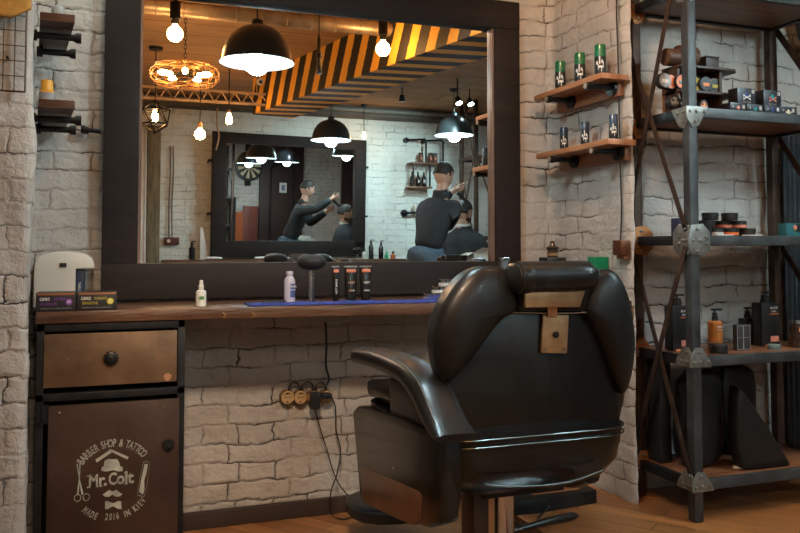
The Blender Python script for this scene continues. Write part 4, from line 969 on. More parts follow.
# ------------------------------------------------------------------ the barber chair in front
def barber_chair():
    FY = 1.823
    t = thing('barber_chair', 'large black leather barber chair seen from behind, facing the wall mirror', 'barber chair', (1.06, 2.10, .001))
    YBK_ = 1.83
    def B(px, py, y=YBK_): return at(px, py, y)
    # main back shell (what holds the wings), slightly reclined
    def plate(pts, y, th): return [at(a, b, y) for a, b in pts]
    shell = [(508, 303), (583, 303), (596, 330), (612, 372), (620, 405), (622, 445), (610, 452), (450, 452), (436, 440), (437, 398), (452, 366), (476, 332)]
    MB().prism(plate(shell, 1.835, 0), (0, .05, 0)).build('back_shell', M_SHELL, t, bev=.014)
    # front cushion of the back, seen only beside and above the shell
    fr = [(520, 292), (580, 292), (606, 300), (622, 340), (616, 420), (600, 440), (470, 440), (448, 420), (444, 340), (478, 292)]
    MB().pillow([at(a, b, 1.93) for a, b in fr], (0, .075, 0), p=3.5, sub=1).build('back_cushion', M_LE, t)
    # the wings
    wl = [(519, 309), (519, 292), (515, 277), (503, 268), (486, 265), (471, 269), (458, 281), (447, 296), (439, 312), (434, 330), (433, 348), (436, 368), (442, 384), (452, 380), (468, 360), (484, 340), (500, 318)]
    wr = [(578, 309), (582, 296), (589, 281), (598, 270), (609, 268), (619, 277), (627, 297), (632, 326), (633, 350), (630, 376), (622, 398), (613, 384), (604, 358), (592, 328)]
    for nm, W_, lab in (('l', wl, 'left wing'), ('r', wr, 'right wing')):
        pts = [at(a, b, 1.835) for a, b in W_]
        MB().pillow(pts, (0, -.038, 0), p=2.4, sub=2, back=False).pillow([p+V3((0, .001, 0)) for p in pts], (0, .10, 0), p=3.2, sub=2, back=False).build('wing_cushion', M_LE, t, label=lab+' of the backrest')
    # double stitched seam over the top of the left wing
    b = MB()
    for k, off in enumerate((0, 3.0)):
        q = [(441+off, 340), (443+off*.9, 318), (450+off*.9, 300+off*.6), (460+off*.6, 288+off*.8), (474, 279.5+off), (490, 275.5+off), (504, 275.8+off), (513, 280+off)]
        for i, p in enumerate(smooth_path([at(a, c_, 1.835) for a, c_ in q], 7)):
            pass
    b.bm.free()
    # headrest roll and its mount
    a0, a1 = at(514, 277, 1.80), at(596, 276, 1.80)
    c = (a0+a1)/2; L_ = (a1-a0).length/2
    b = MB(); P, WH = [], []
    for i in range(17):
        u = -1+2*i/16; e = 1 if u < 0 else (1-abs(u)**5)**.5 if abs(u) < 1 else .3
        P.append(c+V3((u*L_*1.0, 0, 0))); WH.append((.050*max(e, .35), .040*max(e, .3)))
    b.sweep(P, WH, (0, 1, 0), 2.4, 28).build('headrest', M_LE, t, label='padded headrest roll')
    q0 = at(519, 277.5, 1.80); b = MB().sweep([q0+V3((-.026, .0, -.0)), q0+V3((-.018, .0, 0)), q0+V3((0, .0, 0)), q0+V3((.016, .0, 0)), q0+V3((.022, 0, 0))], [(.03, .024), (.045, .036), (.0515, .0412), (.0515, .0412), (.050, .040)], (0, 1, 0), 2.4, 26); b.build('headrest_end', M_LE, t)
    M2 = [at(525, 290.5, 1.783), at(585.5, 289.5, 1.783), at(580, 307, 1.783), at(525.5, 307.5, 1.783)]
    MB().prism(M2, (0, .012, 0)).build('headrest_plate', M_BRPL, t, bev=.001, label='brushed copper-coloured plate under the headrest')
    MB().prism([at(519, 289, 1.798), at(590, 288, 1.798), at(586, 311, 1.81), at(520, 311, 1.81)], (0, .03, 0)).build('headrest_cover', M_LE, t, bev=.006)
    MB().prism([at(548, 306, 1.80), at(557.5, 306, 1.80), at(557.5, 317.5, 1.816), at(548, 317.5, 1.816)], (0, .006, 0)).build('slide_bar', M_BRPL, t, bev=.001)
    pl = MB().prism([at(543.5, 315, FY), at(569, 315.5, FY), at(567, 353.5, FY), at(541.5, 353, FY)], (0, .008, 0)).build('lock_plate', M_BRPL, t, bev=.0015, label='brass lock plate with a round knob')
    M = Matrix.Rotation(math.pi/2, 3, 'X')
    b = MB().lathe(at(555.5, 334.5, FY-.001), [(.0085, 0), (.0085, .005), (.006, .008), (0, .0085)], 18, M); b.build('lock_knob', M_BLK, pl)
    for px, py in ((545, 349.5), (564, 349)): MB().lathe(at(px, py, FY-.001), [(.0042, 0), (.0035, .002), (0, .003)], 12, M).build('rivet', M_PLATE, pl)
    e = [at(505, 311, 1.818), at(516, 309.5, 1.815), at(545, 317-1.5, 1.815), at(570, 315.5, 1.815), at(590, 311, 1.818)]
    MB().tube(smooth_path([at(504, 317, 1.82), at(508, 313, 1.82), at(524, 312.5, 1.82), at(545, 313, 1.82), at(570, 313, 1.82), at(588, 312.5, 1.82), at(591, 316, 1.82)], 4), .0022, 8).build('edge_trim', M_CHR, t, label='thin bright metal edge')
    # lower seat shell with chrome trims
    xl, xr = at(440, 430, 1.80).x, at(634, 430, 1.80).x
    zs = [at(530, y, 1.80).z for y in (434, 448, 470, 490, 503)]
    b = MB(); secs = []
    prof = ((zs[0], 0, 0), (zs[1], .004, .002), (zs[2], .010, .012), (zs[3], .035, .045), (zs[4], .08, .11))
    def ring(z, dx, dy):
        r = []; x0, x1, y0, y1 = xl+dx, xr-dx, 1.79+dy, 2.42; rad = .09
        for cx, cy, a0 in ((x1-rad, y0+rad, -90), (x1-rad, y1-rad, 0), (x0+rad, y1-rad, 90), (x0+rad, y0+rad, 180)):
            for k in range(7): a = math.radians(a0+k*15); r.append(b.bm.verts.new((cx+rad*math.cos(a), cy+rad*math.sin(a)-(.012 if a0 in (-90, 180) and False else 0), z)))
        return r
    R_ = [ring(*p) for p in prof]
    for A, C_ in zip(R_, R_[1:]):
        n = len(A)
        for i in range(n): b.bm.faces.new((A[i], A[(i+1) % n], C_[(i+1) % n], C_[i]))
    b.bm.faces.new(R_[0]); b.bm.faces.new(R_[-1][::-1]); b.build('seat_shell', M_SHELL, t)
    def trim(pts, r): MB().tube(smooth_path(pts, 6), r, 8).build('chrome_trim', M_TRIM, t)
    def ringtrim(z, r, e=.003):
        rad = .09+e; x0, x1, y0 = xl-e, xr+e, 1.79-e; P = []
        for k in range(7): a = math.radians(180+k*15); P.append((x0+rad+rad*math.cos(a), y0+rad+rad*math.sin(a), z))
        for k in range(7): a = math.radians(270+k*15); P.append((x1-rad+rad*math.cos(a), y0+rad+rad*math.sin(a), z))
        MB().tube([(x0, 2.3, z)]+P+[(x1, 2.3, z)], r, 8).build('chrome_trim', M_TRIM, t)
    ringtrim(zs[0]-.002, .0022); ringtrim(zs[0]-.020, .0022)
    trim([at(a, c_, 1.786) for a, c_ in ((484, 482), (487, 484.5), (505, 486), (535, 485.8), (562, 483), (582, 478), (603, 470))], .0032)
    # upper edge lip and the seat itself
    MB().bb((xl+.02, 1.86, zs[0]), (xr-.02, 2.46, zs[0]+.05)).build('seat_base', M_SHELL, t, bev=.02)
    MB().pillow([(xl+.07, 1.93, zs[0]+.08), (xr-.07, 1.93, zs[0]+.08), (xr-.07, 2.50, zs[0]+.08), (xl+.07, 2.50, zs[0]+.08)], (0, 0, .06), p=4, sub=2).build('seat_cushion', M_LE, t)
    # arms : side panel with wooden lower part, upright, curved pad
    for sgn, nm in ((-1, 'left'), (1, 'right')):
        XS = .742; xm = (xl+xr)/2
        def S(px, py, dx=0):
            p = atx(px, py, XS); return V3((p.x+dx, p.y, p.z)) if sgn < 0 else V3((2*xm-p.x-dx-.03, p.y+.16, p.z))
        out = -.03
        sp = [(352, 412), (357, 406), (366, 406.5), (400, 418), (436, 434), (441, 440), (441, 500), (438, 524), (426, 528), (412, 523), (364, 503), (359, 494)]
        P = [S(a, c_, .0) for a, c_ in sp]; 
        MB().prism(P, (.055*-sgn, 0, 0)).build('side_panel', M_SHELL, t, bev=.012)
        wp = [(362, 468), (366, 467.5), (398, 482), (419, 491.5), (422, 497), (421, 519), (416, 525), (409, 523.5), (366, 504), (362, 498)]
        pw = MB().prism([S(a, c_, -.002) for a, c_ in wp], (.006*-sgn, 0, 0)).build('wood_panel', mat('brown_veneer', (.085, .038, .018), .4, 0, .3, 6, col2=(.14, .065, .03), coat=.2), t, bev=.002, label='brown veneer panel low on the side')
        if sgn < 0:
            b = MB()
            for a, c_ in ((394, 468), (436, 434)): b.lathe(S(a, c_, -.001), [(.004, 0), (.003, .002), (0, .0025)], 10, Matrix.Rotation(-math.pi/2, 3, 'Y'))
            b.build('side_screws', M_PLATE, t)
        up_ = [(384, 378), (400, 384), (426, 404), (440, 410), (440, 436), (400, 420), (386, 414)]
        MB().prism([S(a, c_, .012) for a, c_ in up_], (.03*-sgn, 0, 0)).build('arm_upright', M_LE, t, bev=.006)
        path = [(348, 356.5, .023), (354, 357, .026), (366, 360, .027), (382, 366.5, .027), (397, 376, .029), (409, 392, .033), (417, 410, .032), (425, 427, .024), (434, 440, .010)]
        pts = [atx(a, c_, .70) for a, c_, _ in path]; pts = [V3((.757 if sgn < 0 else 2*xm-.757-.04, p.y+(0 if sgn < 0 else .24), p.z)) for p in pts]; b = MB()
        pts = smooth_path(pts, 4); n = len(pts)
        wh = []
        for i in range(n):
            j = min(i//4, len(path)-2); fr_ = (i-4*j)/4; hgt = path[j][2]*(1-fr_)+path[j+1][2]*fr_
            wh.append((.052 if i else .042, hgt))
        b.sweep(pts, wh, (1, 0, 0), 3.0, 24); ap = b.build('arm_pad', M_LE, t, label=nm+' arm pad')
        # piping seam on the pad
        b = MB(); nr = [(pts[min(i+1, n-1)]-pts[max(i-1, 0)]).normalized().cross(V3((1, 0, 0))) for i in range(n)]; nr = [v if v.z > 0 or v.y < 0 and v.z > -.2 else -v for v in nr]; q = [p+V3((-.040, 0, 0))+nr[i]*wh[i][1]*.93 for i, p in enumerate(pts)]
        b.tube(q[:-3], .0014, 6); b.build('piping', mat('grey_thread', (.10, .10, .09), .5), ap)
        # rolled cushion between arm and seat
        MB().sweep(smooth_path([S(358, 408, .10), S(372, 402, .10), S(392, 404, .10), S(420, 420, .10)], 4), [(.05, .02+.012*min(1, i*.5)) for i in range(13)], (1, 0, 0), 2.4, 20).build('inner_roll', M_LE, t)
    # recliner hinge on the right
    h = at(622, 385, 1.90); h.x = min(h.x, xr-.03)
    MB().cyl(h+V3((0, 0, 0)), h+V3((.045, 0, 0)), .016).bb(h+V3((.01, -.012, -.04)), h+V3((.03, .012, .02))).build('recline_hinge', M_BLK, t, label='black recline hinge')
    # pump column and round base
    cx, cy = at(500, 520, 2.12).x, 2.12
    MB().lathe((cx, cy, .001), [(.36, 0), (.36, .012), (.30, .034), (.12, .055), (.06, .075), (.058, .17)], 48).build('round_base', M_CHR, t)
    MB().lathe((cx, cy, .17), [(.040, 0), (.040, .30)], 32).build('pump_column', M_CHR, t)
    MB().bb((cx-.13, cy-.16, zs[4]-.035), (cx+.12, cy+.2, zs[4]+.01)).build('pump_bracket', M_BLK, t, bev=.008)
    x_ = at(482, 515, 2.0).x
    MB().bb((x_-.035, 1.98, zs[4]-.22), (x_+.012, 2.06, zs[4])).build('tilt_lever_box', mat('brown_cover', (.05, .025, .016), .4), t, bev=.006)
    MB().tube(smooth_path([(cx+.04, cy-.05, .15), (cx+.2, cy-.1, .16), (cx+.32, cy-.14, .19)], 5), .008, 10).build('pump_lever', M_CHR, t)
    # footrest
    z = at(372, 507, 2.62).z; fx0, fx1 = at(357, 515, 2.60).x, at(357, 515, 2.60).x+.36
    MB().pillow([(fx0, 2.56, z-.03), (fx1, 2.56, z-.03), (fx1, 2.86, z-.03), (fx0, 2.86, z-.03)], (0, 0, .028), p=5, sub=2).build('footrest', M_BP, t)
    MB().bar((fx0+.1, 2.70, z-.04), (cx-.08, 2.38, zs[4]+.02), .03, .012).bar((fx1-.06, 2.70, z-.04), (cx+.08, 2.38, zs[4]+.02), .03, .012).build('footrest_bracket', M_CHR, t)
barber_chair()
# ------------------------------------------------------------------ small things on the floor
def floor_bits():
    z = ZF
    a, b_ = atz(517, 532, z), atz(577, 519, z); m = a.lerp(b_, .5); d = (b_-a).normalized()
    t = thing('hair_straightener', 'black hair straightener lying on the wooden floor beside the chair', 'hair straightener', (m.x, m.y, z))
    q = a.lerp(b_, .45)+V3((0, 0, .015))
    MB().sweep([a+V3((0, 0, .008)), q, b_.lerp(a, .08)+V3((0, 0, .016)), b_+V3((0, 0, .013))], [(.010, .007), (.014, .011), (.016, .012), (.008, .006)], d.cross(V3((0, 0, 1))), 2.4).build('handle', M_BP, t)
    MB().sweep([a-d*.10+V3((0, 0, .006)), a+d*.02+V3((0, 0, .008))], [(.009, .005), (.011, .006)], d.cross(V3((0, 0, 1))), 3).build('plate_arm', M_CHR, t)
    cable('floor_cable', [atz(506, 518, z+.004), atz(520, 525, z+.004), atz(535, 524, z+.004), atz(541, 515, z+.004), V3((1.62, 2.66, z+.05))], .004, 'black cable looping on the floor right of the chair column')
    x0, x1 = atz(520, 514, z).x, 1.83
    p, q = atz(537, 514, z), atz(600, 505, z)
    t = thing('low_box', 'low dark flat box on the floor behind the chair', 'box', ((p.x+q.x)/2, 2.78, z))
    b = MB(); zt = z+.05; b.prism([(p.x-.16, p.y+.02, z+.001), (p.x, p.y, z+.001), (q.x, q.y+.02, z+.001), (q.x, q.y+.2, z+.001), (p.x-.16, p.y+.24, z+.001)], (0, 0, .05))
    b.build('box_body', M_BLK, t, bev=.004); MB().bb((p.x+.01, p.y+.05, zt+.0012), (q.x-.06, p.y+.16, zt+.006)).build('wooden_top', M_SW, t, bev=.002)
floor_bits()
# ================================================================== the half of the room behind the camera, seen in the mirror
BMC = vt(289, 198, 2*YM+2.24); BN = V3((math.sin(.085)*math.cos(.035), math.cos(.085)*math.cos(.035), -math.sin(.035))).normalized()
def it(px, py, y):      # a point seen in the back mirror, through the big one, on the plane y
    d = ray(px, py); o = C0 + d*(YM/d.y); d = V3((d.x, -d.y, d.z))
    k = (BMC-o).dot(BN)/d.dot(BN); o = o+d*k; d = d-BN*(2*d.dot(BN))
    return o + d*((y-o.y)/d.y)
def back_mirror():
    YY = 2*YM+2.24
    L_, R_, T, B_ = vt(210.5, 190, YY).x, vt(367, 190, YY).x, vt(290, 136.5, YY).z, vt(290, 257, YY).z
    w_, h = R_-L_, T-B_; cx, cz = (L_+R_)/2, (T+B_)/2
    c = V3((cx, -2.20, cz)); z = BN; x = V3((0, 0, 1)).cross(z).normalized(); x = -x if x.x < 0 else x; yv = z.cross(x); yv = yv if yv.z > 0 else -yv
    # the pane must lie in the plane through BMC
    c = c - z*((c-BMC).dot(z))
    t = thing('salon_mirror', 'wide mirror in a black wooden frame leaning on the far brick wall', 'mirror', c-yv*h/2)
    M = Matrix((x, yv, z)).transposed(); fw_ = .145
    def bx(u, v, n, a, b_, c_): return MB().box(c+x*u+yv*v+z*n, (a, b_, c_), M=M)
    for u, v, a, b_ in ((0, h/2-.055, w_, .11), (0, -h/2+.085, w_, .17), (-w_/2+fw_/2, 0, fw_, h-.22), (w_/2-fw_/2+.01, 0, fw_-.02, h-.22)):
        bx(u, v, .018, a, b_, .045).build('frame_board', M_DW, t, bev=.004)
    bx(0, 0, -.004, w_-.1, h-.1, .007).build('mirror_pane', mat('mirror_glass', (.93, .95, .95), .0, 1, 0, 1), t)
    bx(0, 0, -.014, w_-.1, h-.1, .008).build('backing_board', M_DW, t)
    for v in (-.2, .35):
        for sg in (-1, 1):
            p = c+x*(sg*(w_/2+.02))+yv*v; MB().cyl(p+V3((0, .0, 0)), (p.x, YBK-.01, p.z), .012).cyl(p-x*sg*.03, p+x*sg*.02, .012).build('wall_bracket', M_BLK, t)
back_mirror()
# ---------------------------------------------------------------- lamps
def pendant(c, w_, lab, cord_to=ZC):
    c = V3(c); r = w_/2; t = thing('pendant_lamp', lab, 'pendant lamp', (c.x, c.y, ZC), 'black dome pendant lamps')
    prof = [(r, 0), (r*.985, .012), (r*.95, r*.25), (r*.86, r*.52), (r*.70, r*.76), (r*.48, r*.93), (r*.22, r*1.02), (r*.16, r*1.04), (r*.16, r*1.16), (r*.10, r*1.20)]
    MB().lathe(c, prof, 36, capb=False).build('lamp_shade', M_SHO, t)
    MB().lathe(c+V3((0, 0, .001)), [(r*1.02, -.006), (r*.985, .002), (r*.945, r*.25), (r*.85, r*.51), (r*.69, r*.74), (r*.47, r*.91), (r*.1, r*.97)], 36, capb=False, capt=False).build('shade_lining', M_SHIN, t)
    MB().sphere(c+V3((0, 0, -r*.06)), r*.33, (1, 1, .95), 20).cyl(c+V3((0, 0, r*.3)), c+V3((0, 0, r*.9)), r*.12).build('bulb', M_COOLB, t, label='glowing cool white bulb')
    MB().cyl(c+V3((0, 0, r*1.15)), (c.x, c.y, ZC-.01), .004, n=8).build('cord', M_BP, t)
    MB().lathe((c.x, c.y, ZC-.03), [(.02, 0), (.045, .02), (.045, .03)], 20).build('ceiling_rose', M_BLK, t)
    return t
k = .4*.9545
pendant(vt(257, 62, 4.19), k, 'black dome pendant lamp nearest the wall mirror, largest in it')
pendant(vt(331, 140, 7.22), k*.97, 'black dome pendant lamp hanging before the top edge of the far mirror')
pendant(vt(454, 135, 7.1), k*.97, 'black dome pendant lamp hanging over the barber')
pendant((2.62, 1.45, 2.08), k*.95, 'black dome pendant lamp by the wooden doors, seen only in the far mirror')
pendant((2.98, .80, 2.10), k*.95, 'black dome pendant lamp in the middle of the room, seen only in the far mirror')
def bulb_geo(c, r, t, shape='globe', lit=True, brass=True):
    c = V3(c)
    if shape == 'globe': prof = [(0, -r), (r*.5, -r*.87), (r*.87, -r*.5), (r, 0), (r*.87, r*.5), (r*.55, r*.84), (r*.32, r*1.1), (r*.30, r*1.3)]
    else: prof = [(0, -r*1.4), (r*.6, -r*1.25), (r*.95, -r*.6), (r, 0), (r*.8, r*.8), (r*.55, r*1.6), (r*.42, r*2.2)]
    MB().lathe(c, prof, 20).build('bulb_glass', M_GLASSB, t, label='lit amber bulb')
    top = prof[-1][1]
    MB().lathe(c+V3((0, 0, top)), [(r*.42, -.004), (r*.48, .0), (r*.48, r*.9), (r*.2, r*1.05)], 18).build('bulb_socket', M_BRPL if brass else M_BLK, t)
    return top+r
def hanging_bulb(px, py, Y, wpx, lab, shape='globe', name='hanging_bulb'):
    c = vt(px, py, Y); r = wpx/2*(Y*1.0)/800
    t = thing(name, lab, 'bulb lamp', (c.x, c.y, ZC), 'bare bulbs on black cords')
    top = bulb_geo(c, r, t, shape); MB().cyl(c+V3((0, 0, top)), (c.x, c.y, ZC-.005), .0045, n=8).build('cord', M_BP, t)
    MB().lathe((c.x, c.y, ZC-.02), [(.03, 0), (.035, .02)], 16).build('ceiling_rose', M_BLK, t); return t
hanging_bulb(200, 134.5, 6.9, 10.5, 'bare round bulb hanging low on a black cord, left of the far mirror')
hanging_bulb(229, 120, 6.8, 6.5, 'bare pear-shaped bulb hanging over the left corner of the far mirror', 'pear')
hanging_bulb(364, 136, 8.2, 4, 'tiny bare bulb hanging at the right corner of the far mirror', 'pear')
def ceiling_globe(px, py, Y, wpx, lab, zt=None):
    c = vt(px, py, Y); r = wpx/2*Y/800; t = thing('ceiling_bulb', lab, 'bulb lamp', (c.x, c.y, ZC), 'big round filament bulbs')
    top = bulb_geo(c, r, t, 'globe', brass=False)
    MB().lathe((c.x, c.y, c.z+top-.02), [(.028, 0), (.030, .02), (.030, .10), (.012, .11), (.012, ZC-c.z-top+.02)], 20).build('lamp_holder', M_BLK, t)
ceiling_globe(175, 34, 4.7, 15.5, 'big round filament bulb glowing orange above the cage chandelier')
ceiling_globe(383, 49, 4.75, 15.5, 'big round filament bulb glowing in front of the striped beam')
def chandelier():
    Y = 5.2; c = vt(185, 75, Y); R = 33*Y*1.0/800; h = .055
    t = thing('cage_chandelier', 'round wire-cage chandelier with several lit tube bulbs', 'chandelier', (c.x, c.y, ZC))
    b = MB(); wm = mat('brass_wire', (.55, .32, .14), .35, .9)
    def ring(r, z, w_=.003):
        b.tube([c+V3((r*math.cos(i*math.tau/36), r*math.sin(i*math.tau/36), z)) for i in range(36)], w_, 6, closed=True)
    for r, z in ((R*.86, h), (R, h*.35), (R, -h*.35), (R*.86, -h), (R*.45, h*1.15), (R*.45, -h*1.15)): ring(r, z)
    for i in range(18):
        a = i*math.tau/18; d = V3((math.cos(a), math.sin(a), 0)); z = V3((0, 0, 1))
        b.tube([c+d*R*.1+z*h*1.15, c+d*R*.45+z*h*1.15, c+d*R*.86+z*h, c+d*R+z*h*.35, c+d*R-z*h*.35, c+d*R*.86-z*h, c+d*R*.45-z*h*1.15, c+d*R*.1-z*h*1.15], .0024, 5)
    b.build('wire_cage', wm, t)
    MB().lathe(c, [(.02, -.03), (.035, -.02), (.035, .03), (.012, .05)], 20).build('hub', M_BLK, t)
    for i in range(5):
        a = .4+i*math.tau/5; d = V3((math.cos(a), math.sin(a), 0)); 
        MB().cyl(c+d*.03, c+d*R*.38, .014).build('lamp_arm', M_BLK, t)
        MB().tube([c+d*R*.38, c+d*R*.48, c+d*R*.70, c+d*R*.80], [.010, .017, .017, .006], 14).build('tube_bulb', M_GLASSB, t, label='lit amber tube bulb')
    b = MB(); z = c.z+.05; i = 0
    while z < ZC-.03:
        M = Matrix.Rotation(math.pi/2*(i % 2), 3, 'Z'); P = [V3((c.x, c.y, z+.018))+M@V3((.008*math.cos(k*math.tau/10), 0, .018*math.sin(k*math.tau/10))) for k in range(10)]
        b.tube(P, .0022, 5, closed=True); z += .028; i += 1
    b.build('chain', M_BLK, t); MB().lathe((c.x, c.y, ZC-.025), [(.02, 0), (.06, .018), (.06, .025)], 24).build('ceiling_rose', M_BLK, t)
chandelier()
def geo_lamp():
    Y = 6.4; c = vt(155, 117, Y); R = 15.5*Y/800; t = thing('geometric_lamp', 'black many-sided wire frame pendant with one lit bulb', 'pendant lamp', (c.x, c.y, ZC))
    g = (1+5**.5)/2; vs = [V3(v) for v in ((-1, g, 0), (1, g, 0), (-1, -g, 0), (1, -g, 0), (0, -1, g), (0, 1, g), (0, -1, -g), (0, 1, -g), (g, 0, -1), (g, 0, 1), (-g, 0, -1), (-g, 0, 1))]
    q = vs[5].rotation_difference(V3((0, 0, 1))); vs = [q @ v.normalized()*R for v in vs]; q = Matrix.Rotation(.35, 3, 'Z'); vs = [q @ v for v in vs]
    el = min((vs[0]-v).length for v in vs[1:]); b = MB()
    for i in range(12):
        for j in range(i):
            if (vs[i]-vs[j]).length < el*1.05: b.cyl(c+vs[i], c+vs[j], .0065, n=6)
    for v in vs: b.sphere(c+v, .009, n=8)
    b.build('wire_frame', M_BLK, t); top = bulb_geo(c+V3((0, 0, .0)), .026, t, 'pear', brass=False)
    MB().cyl(c+V3((0, 0, top-.03)), (c.x, c.y, ZC-.01), .004, n=8).build('cord', M_BP, t); MB().lathe((c.x, c.y, ZC-.02), [(.05, 0), (.055, .02)], 20).build('ceiling_rose', M_BLK, t)
geo_lamp()
# ---------------------------------------------------------------- ceiling things
def ceiling_things():
    a, b_ = vt(150, 4.5, 5.0), vt(490, 41, 5.0); z = (a.z+b_.z)/2-.0; zc = min(z, ZC-.06)
    t = thing('spiral_duct', 'round metal spiral duct running along the ceiling', 'duct', (2.0, a.y, zc))
    x0, x1 = -1.29, 5.28; r = .048
    b = MB(); b.cyl((x0, a.y, zc), (x1, a.y, zc), r, n=28)
    i = 0; x = x0+.1
    while x < x1-.05: b.lathe((x, a.y, zc), [(r, -.006), (r+.004, -.003), (r+.004, .003), (r, .006)], 28, Matrix.Rotation(math.pi/2, 3, 'Y') @ Matrix.Rotation(.0, 3, 'X'), capb=False, capt=False); x += .16
    b.build('duct_tube', mat('dusty_metal', (.36, .30, .24), .4, .6, .3, 9), t)
    b = MB()
    for x in (.2, 1.6, 3.1, 4.6): b.bb((x-.01, a.y-.004, zc+r), (x+.01, a.y+.004, ZC-.001))
    b.build('hanger_strap', M_BLK, t)
    A, B = vt(258, 83, 7.16), vt(367, 35, 5.28); d = (B-A); d.z = 0; d.normalize(); L_ = 3.55; A = A - d*.12
    t = thing('striped_beam', 'boxed ceiling beam painted in worn yellow and black diagonal stripes', 'beam', (A.x, A.y, ZC))
    ang = math.atan2(d.y, d.x); hh, ww = .33, .40
    me = bpy.data.meshes.new('beam_casing'); bm = bmesh.new()
    for c_ in (0,):
        q = [bm.verts.new(v) for v in ((0, 0, 0), (L_, 0, 0), (L_, 0, -hh), (0, 0, -hh), (0, -ww, 0), (L_, -ww, 0), (L_, -ww, -hh), (0, -ww, -hh))]
        for f in ((0, 1, 2, 3), (4, 7, 6, 5), (0, 4, 5, 1), (3, 2, 6, 7), (0, 3, 7, 4), (1, 5, 6, 2)): bm.faces.new([q[i] for i in f])
    bmesh.ops.recalc_face_normals(bm, faces=bm.faces); bm.to_mesh(me); bm.free()
    o = bpy.data.objects.new('beam_casing', me); COL.objects.link(o); o.parent = t; me.materials.append(stripe_mat('hazard_stripes', (.85, .44, .055), (.016, .013, .012), .225, -.45, .46)); ORG[o] = V3((0, 0, 0))
    # which side is away from the camera's mirror image: the room's +x side
    s = V3((-d.y, d.x, 0)); o.rotation_euler = (0, 0, ang)
    if (s*-1).x < 0: me.transform(Matrix.Diagonal((1, -1, 1, 1))); me.flip_normals()
    o.location = (0, 0, -.002)
    # steel truss
    p, q = vt(139, 95, 7.0), vt(268, 101, 7.0); z0, z1 = p.z-.02, p.z+.075; y = p.y
    t = thing('ceiling_truss', 'light lattice truss under the ceiling left of the striped beam', 'truss', ((p.x+q.x)/2, y, z1))
    tm = mat('truss_steel', (.42, .30, .20), .45, .4); b = MB().bar((p.x-.3, y, z0), (q.x, y, z0), .02, .02).bar((p.x-.3, y, z1), (q.x, y, z1), .02, .02)
    n = 12
    for i in range(n): xa = p.x-.3+(q.x-p.x+.3)*i/n; xb = p.x-.3+(q.x-p.x+.3)*(i+1)/n; m_ = (xa+xb)/2; b.cyl((xa, y, z0), (m_, y, z1), .006, n=6).cyl((m_, y, z1), (xb, y, z0), .006, n=6)
    b.build('lattice', tm, t); b = MB()
    for x in (p.x-.2, q.x-.1): b.cyl((x, y, z1), (x, y, ZC-.001), .006, n=6)
    b.build('hanger_rod', tm, t)
    # beams and pipe on the far wall
    zb = vt(300, 112, 8.4).z
    tag(MB().bb((-1.29, YBK+.02, zb-.02), (5.28, YBK+.26, zb+.13)).build('beam_far', mat('far_beam', (.10, .085, .07), .7), bev=.01), kind='structure').name = 'trim_1'
    cz = vt(300, 103, 8.2).z
    t = thing('wall_pipe', 'grey pipe running high along the far brick wall', 'pipe', (2, YBK+.36, zb+.12))
    MB().cyl((-1.28, YBK+.36, zb+.17), (5.27, YBK+.36, zb+.17), .045, n=20).cyl((-1.28, YBK+.33, zb+.03), (5.27, YBK+.33, zb+.03), .022, n=14).build('pipe_run', mat('pipe_paint', (.20, .20, .17), .5), t)
    c = vt(319, 55, 4.9); t = thing('ceiling_sensor', 'black rod with a ribbed holder hanging before the striped beam', 'pendant', (c.x, c.y, ZC))
    za, zb2 = vt(319, 35, 4.9).z, vt(319, 74, 4.9).z
    MB().lathe((c.x, c.y, zb2), [(.018, 0), (.020, .004), (.020, .05), (.016, .055), (.016, .10), (.022, .105), (.022, .13), (.012, .14), (.012, za-zb2-.03), (.004, za-zb2)], 18).build('holder', M_BP, t)
    MB().cyl((c.x, c.y, za-.01), (c.x, c.y, ZC-.002), .004, n=8).build('rod', M_BP, t)
    c = vt(260, 82, 6.6); t = thing('security_camera', 'small white dome security camera by the striped beam', 'security camera', (c.x, c.y, c.z+.1))
    MB().sweep([c+V3((0, -.03, .0)), c+V3((0, .0, 0)), c+V3((0, .03, -.005))], [(.02, .02), (.03, .03), (.028, .028)], (1, 0, 0), 2).build('camera_body', M_WP, t)
    MB().cyl(c+V3((0, .028, -.004)), c+V3((0, .036, -.006)), .014).build('camera_lens', M_BP, t)
    MB().cyl(c, (c.x, c.y, ZC-.001), .010).build('camera_stem', M_WP, t)
    for i, (px, py, Y, em) in enumerate(((402, 101, 7.2, 0), (459, 103, 6.6, 1), (471, 104, 7.0, 1))):
        c = vt(px, py, Y); t = thing('ceiling_spot_lamp', ('unlit black ceiling spotlight right of the striped beam', 'lit cool white ceiling spotlight above the barber', 'lit cool white ceiling spotlight beside the tall steel rack')[i], 'spotlight', (c.x, c.y, ZC))
        d = V3((.1, .45, -.85)).normalized() if i else V3((.1, -.3, -.95)).normalized()
        em and light('spot_light', 'SPOT', c+d*.03, 75, (.66, .95, 1), .03, c+V3((-.6, -1.6, -.9)), 84)
        MB().cyl(c-d*.06, c, .022, .032).build('spot_body', M_BLK, t); MB().cyl(c, c+d*.006, .027).build('spot_face', mat('spot_glow', (1, 1, 1), .3, emit=(.7, .95, 1), es=60) if em else M_WP, t)
        MB().cyl(c-d*.05, (c.x-d.x*.05, c.y-d.y*.05, ZC-.001), .006, n=8).build('spot_stem', M_BLK, t)
ceiling_things()
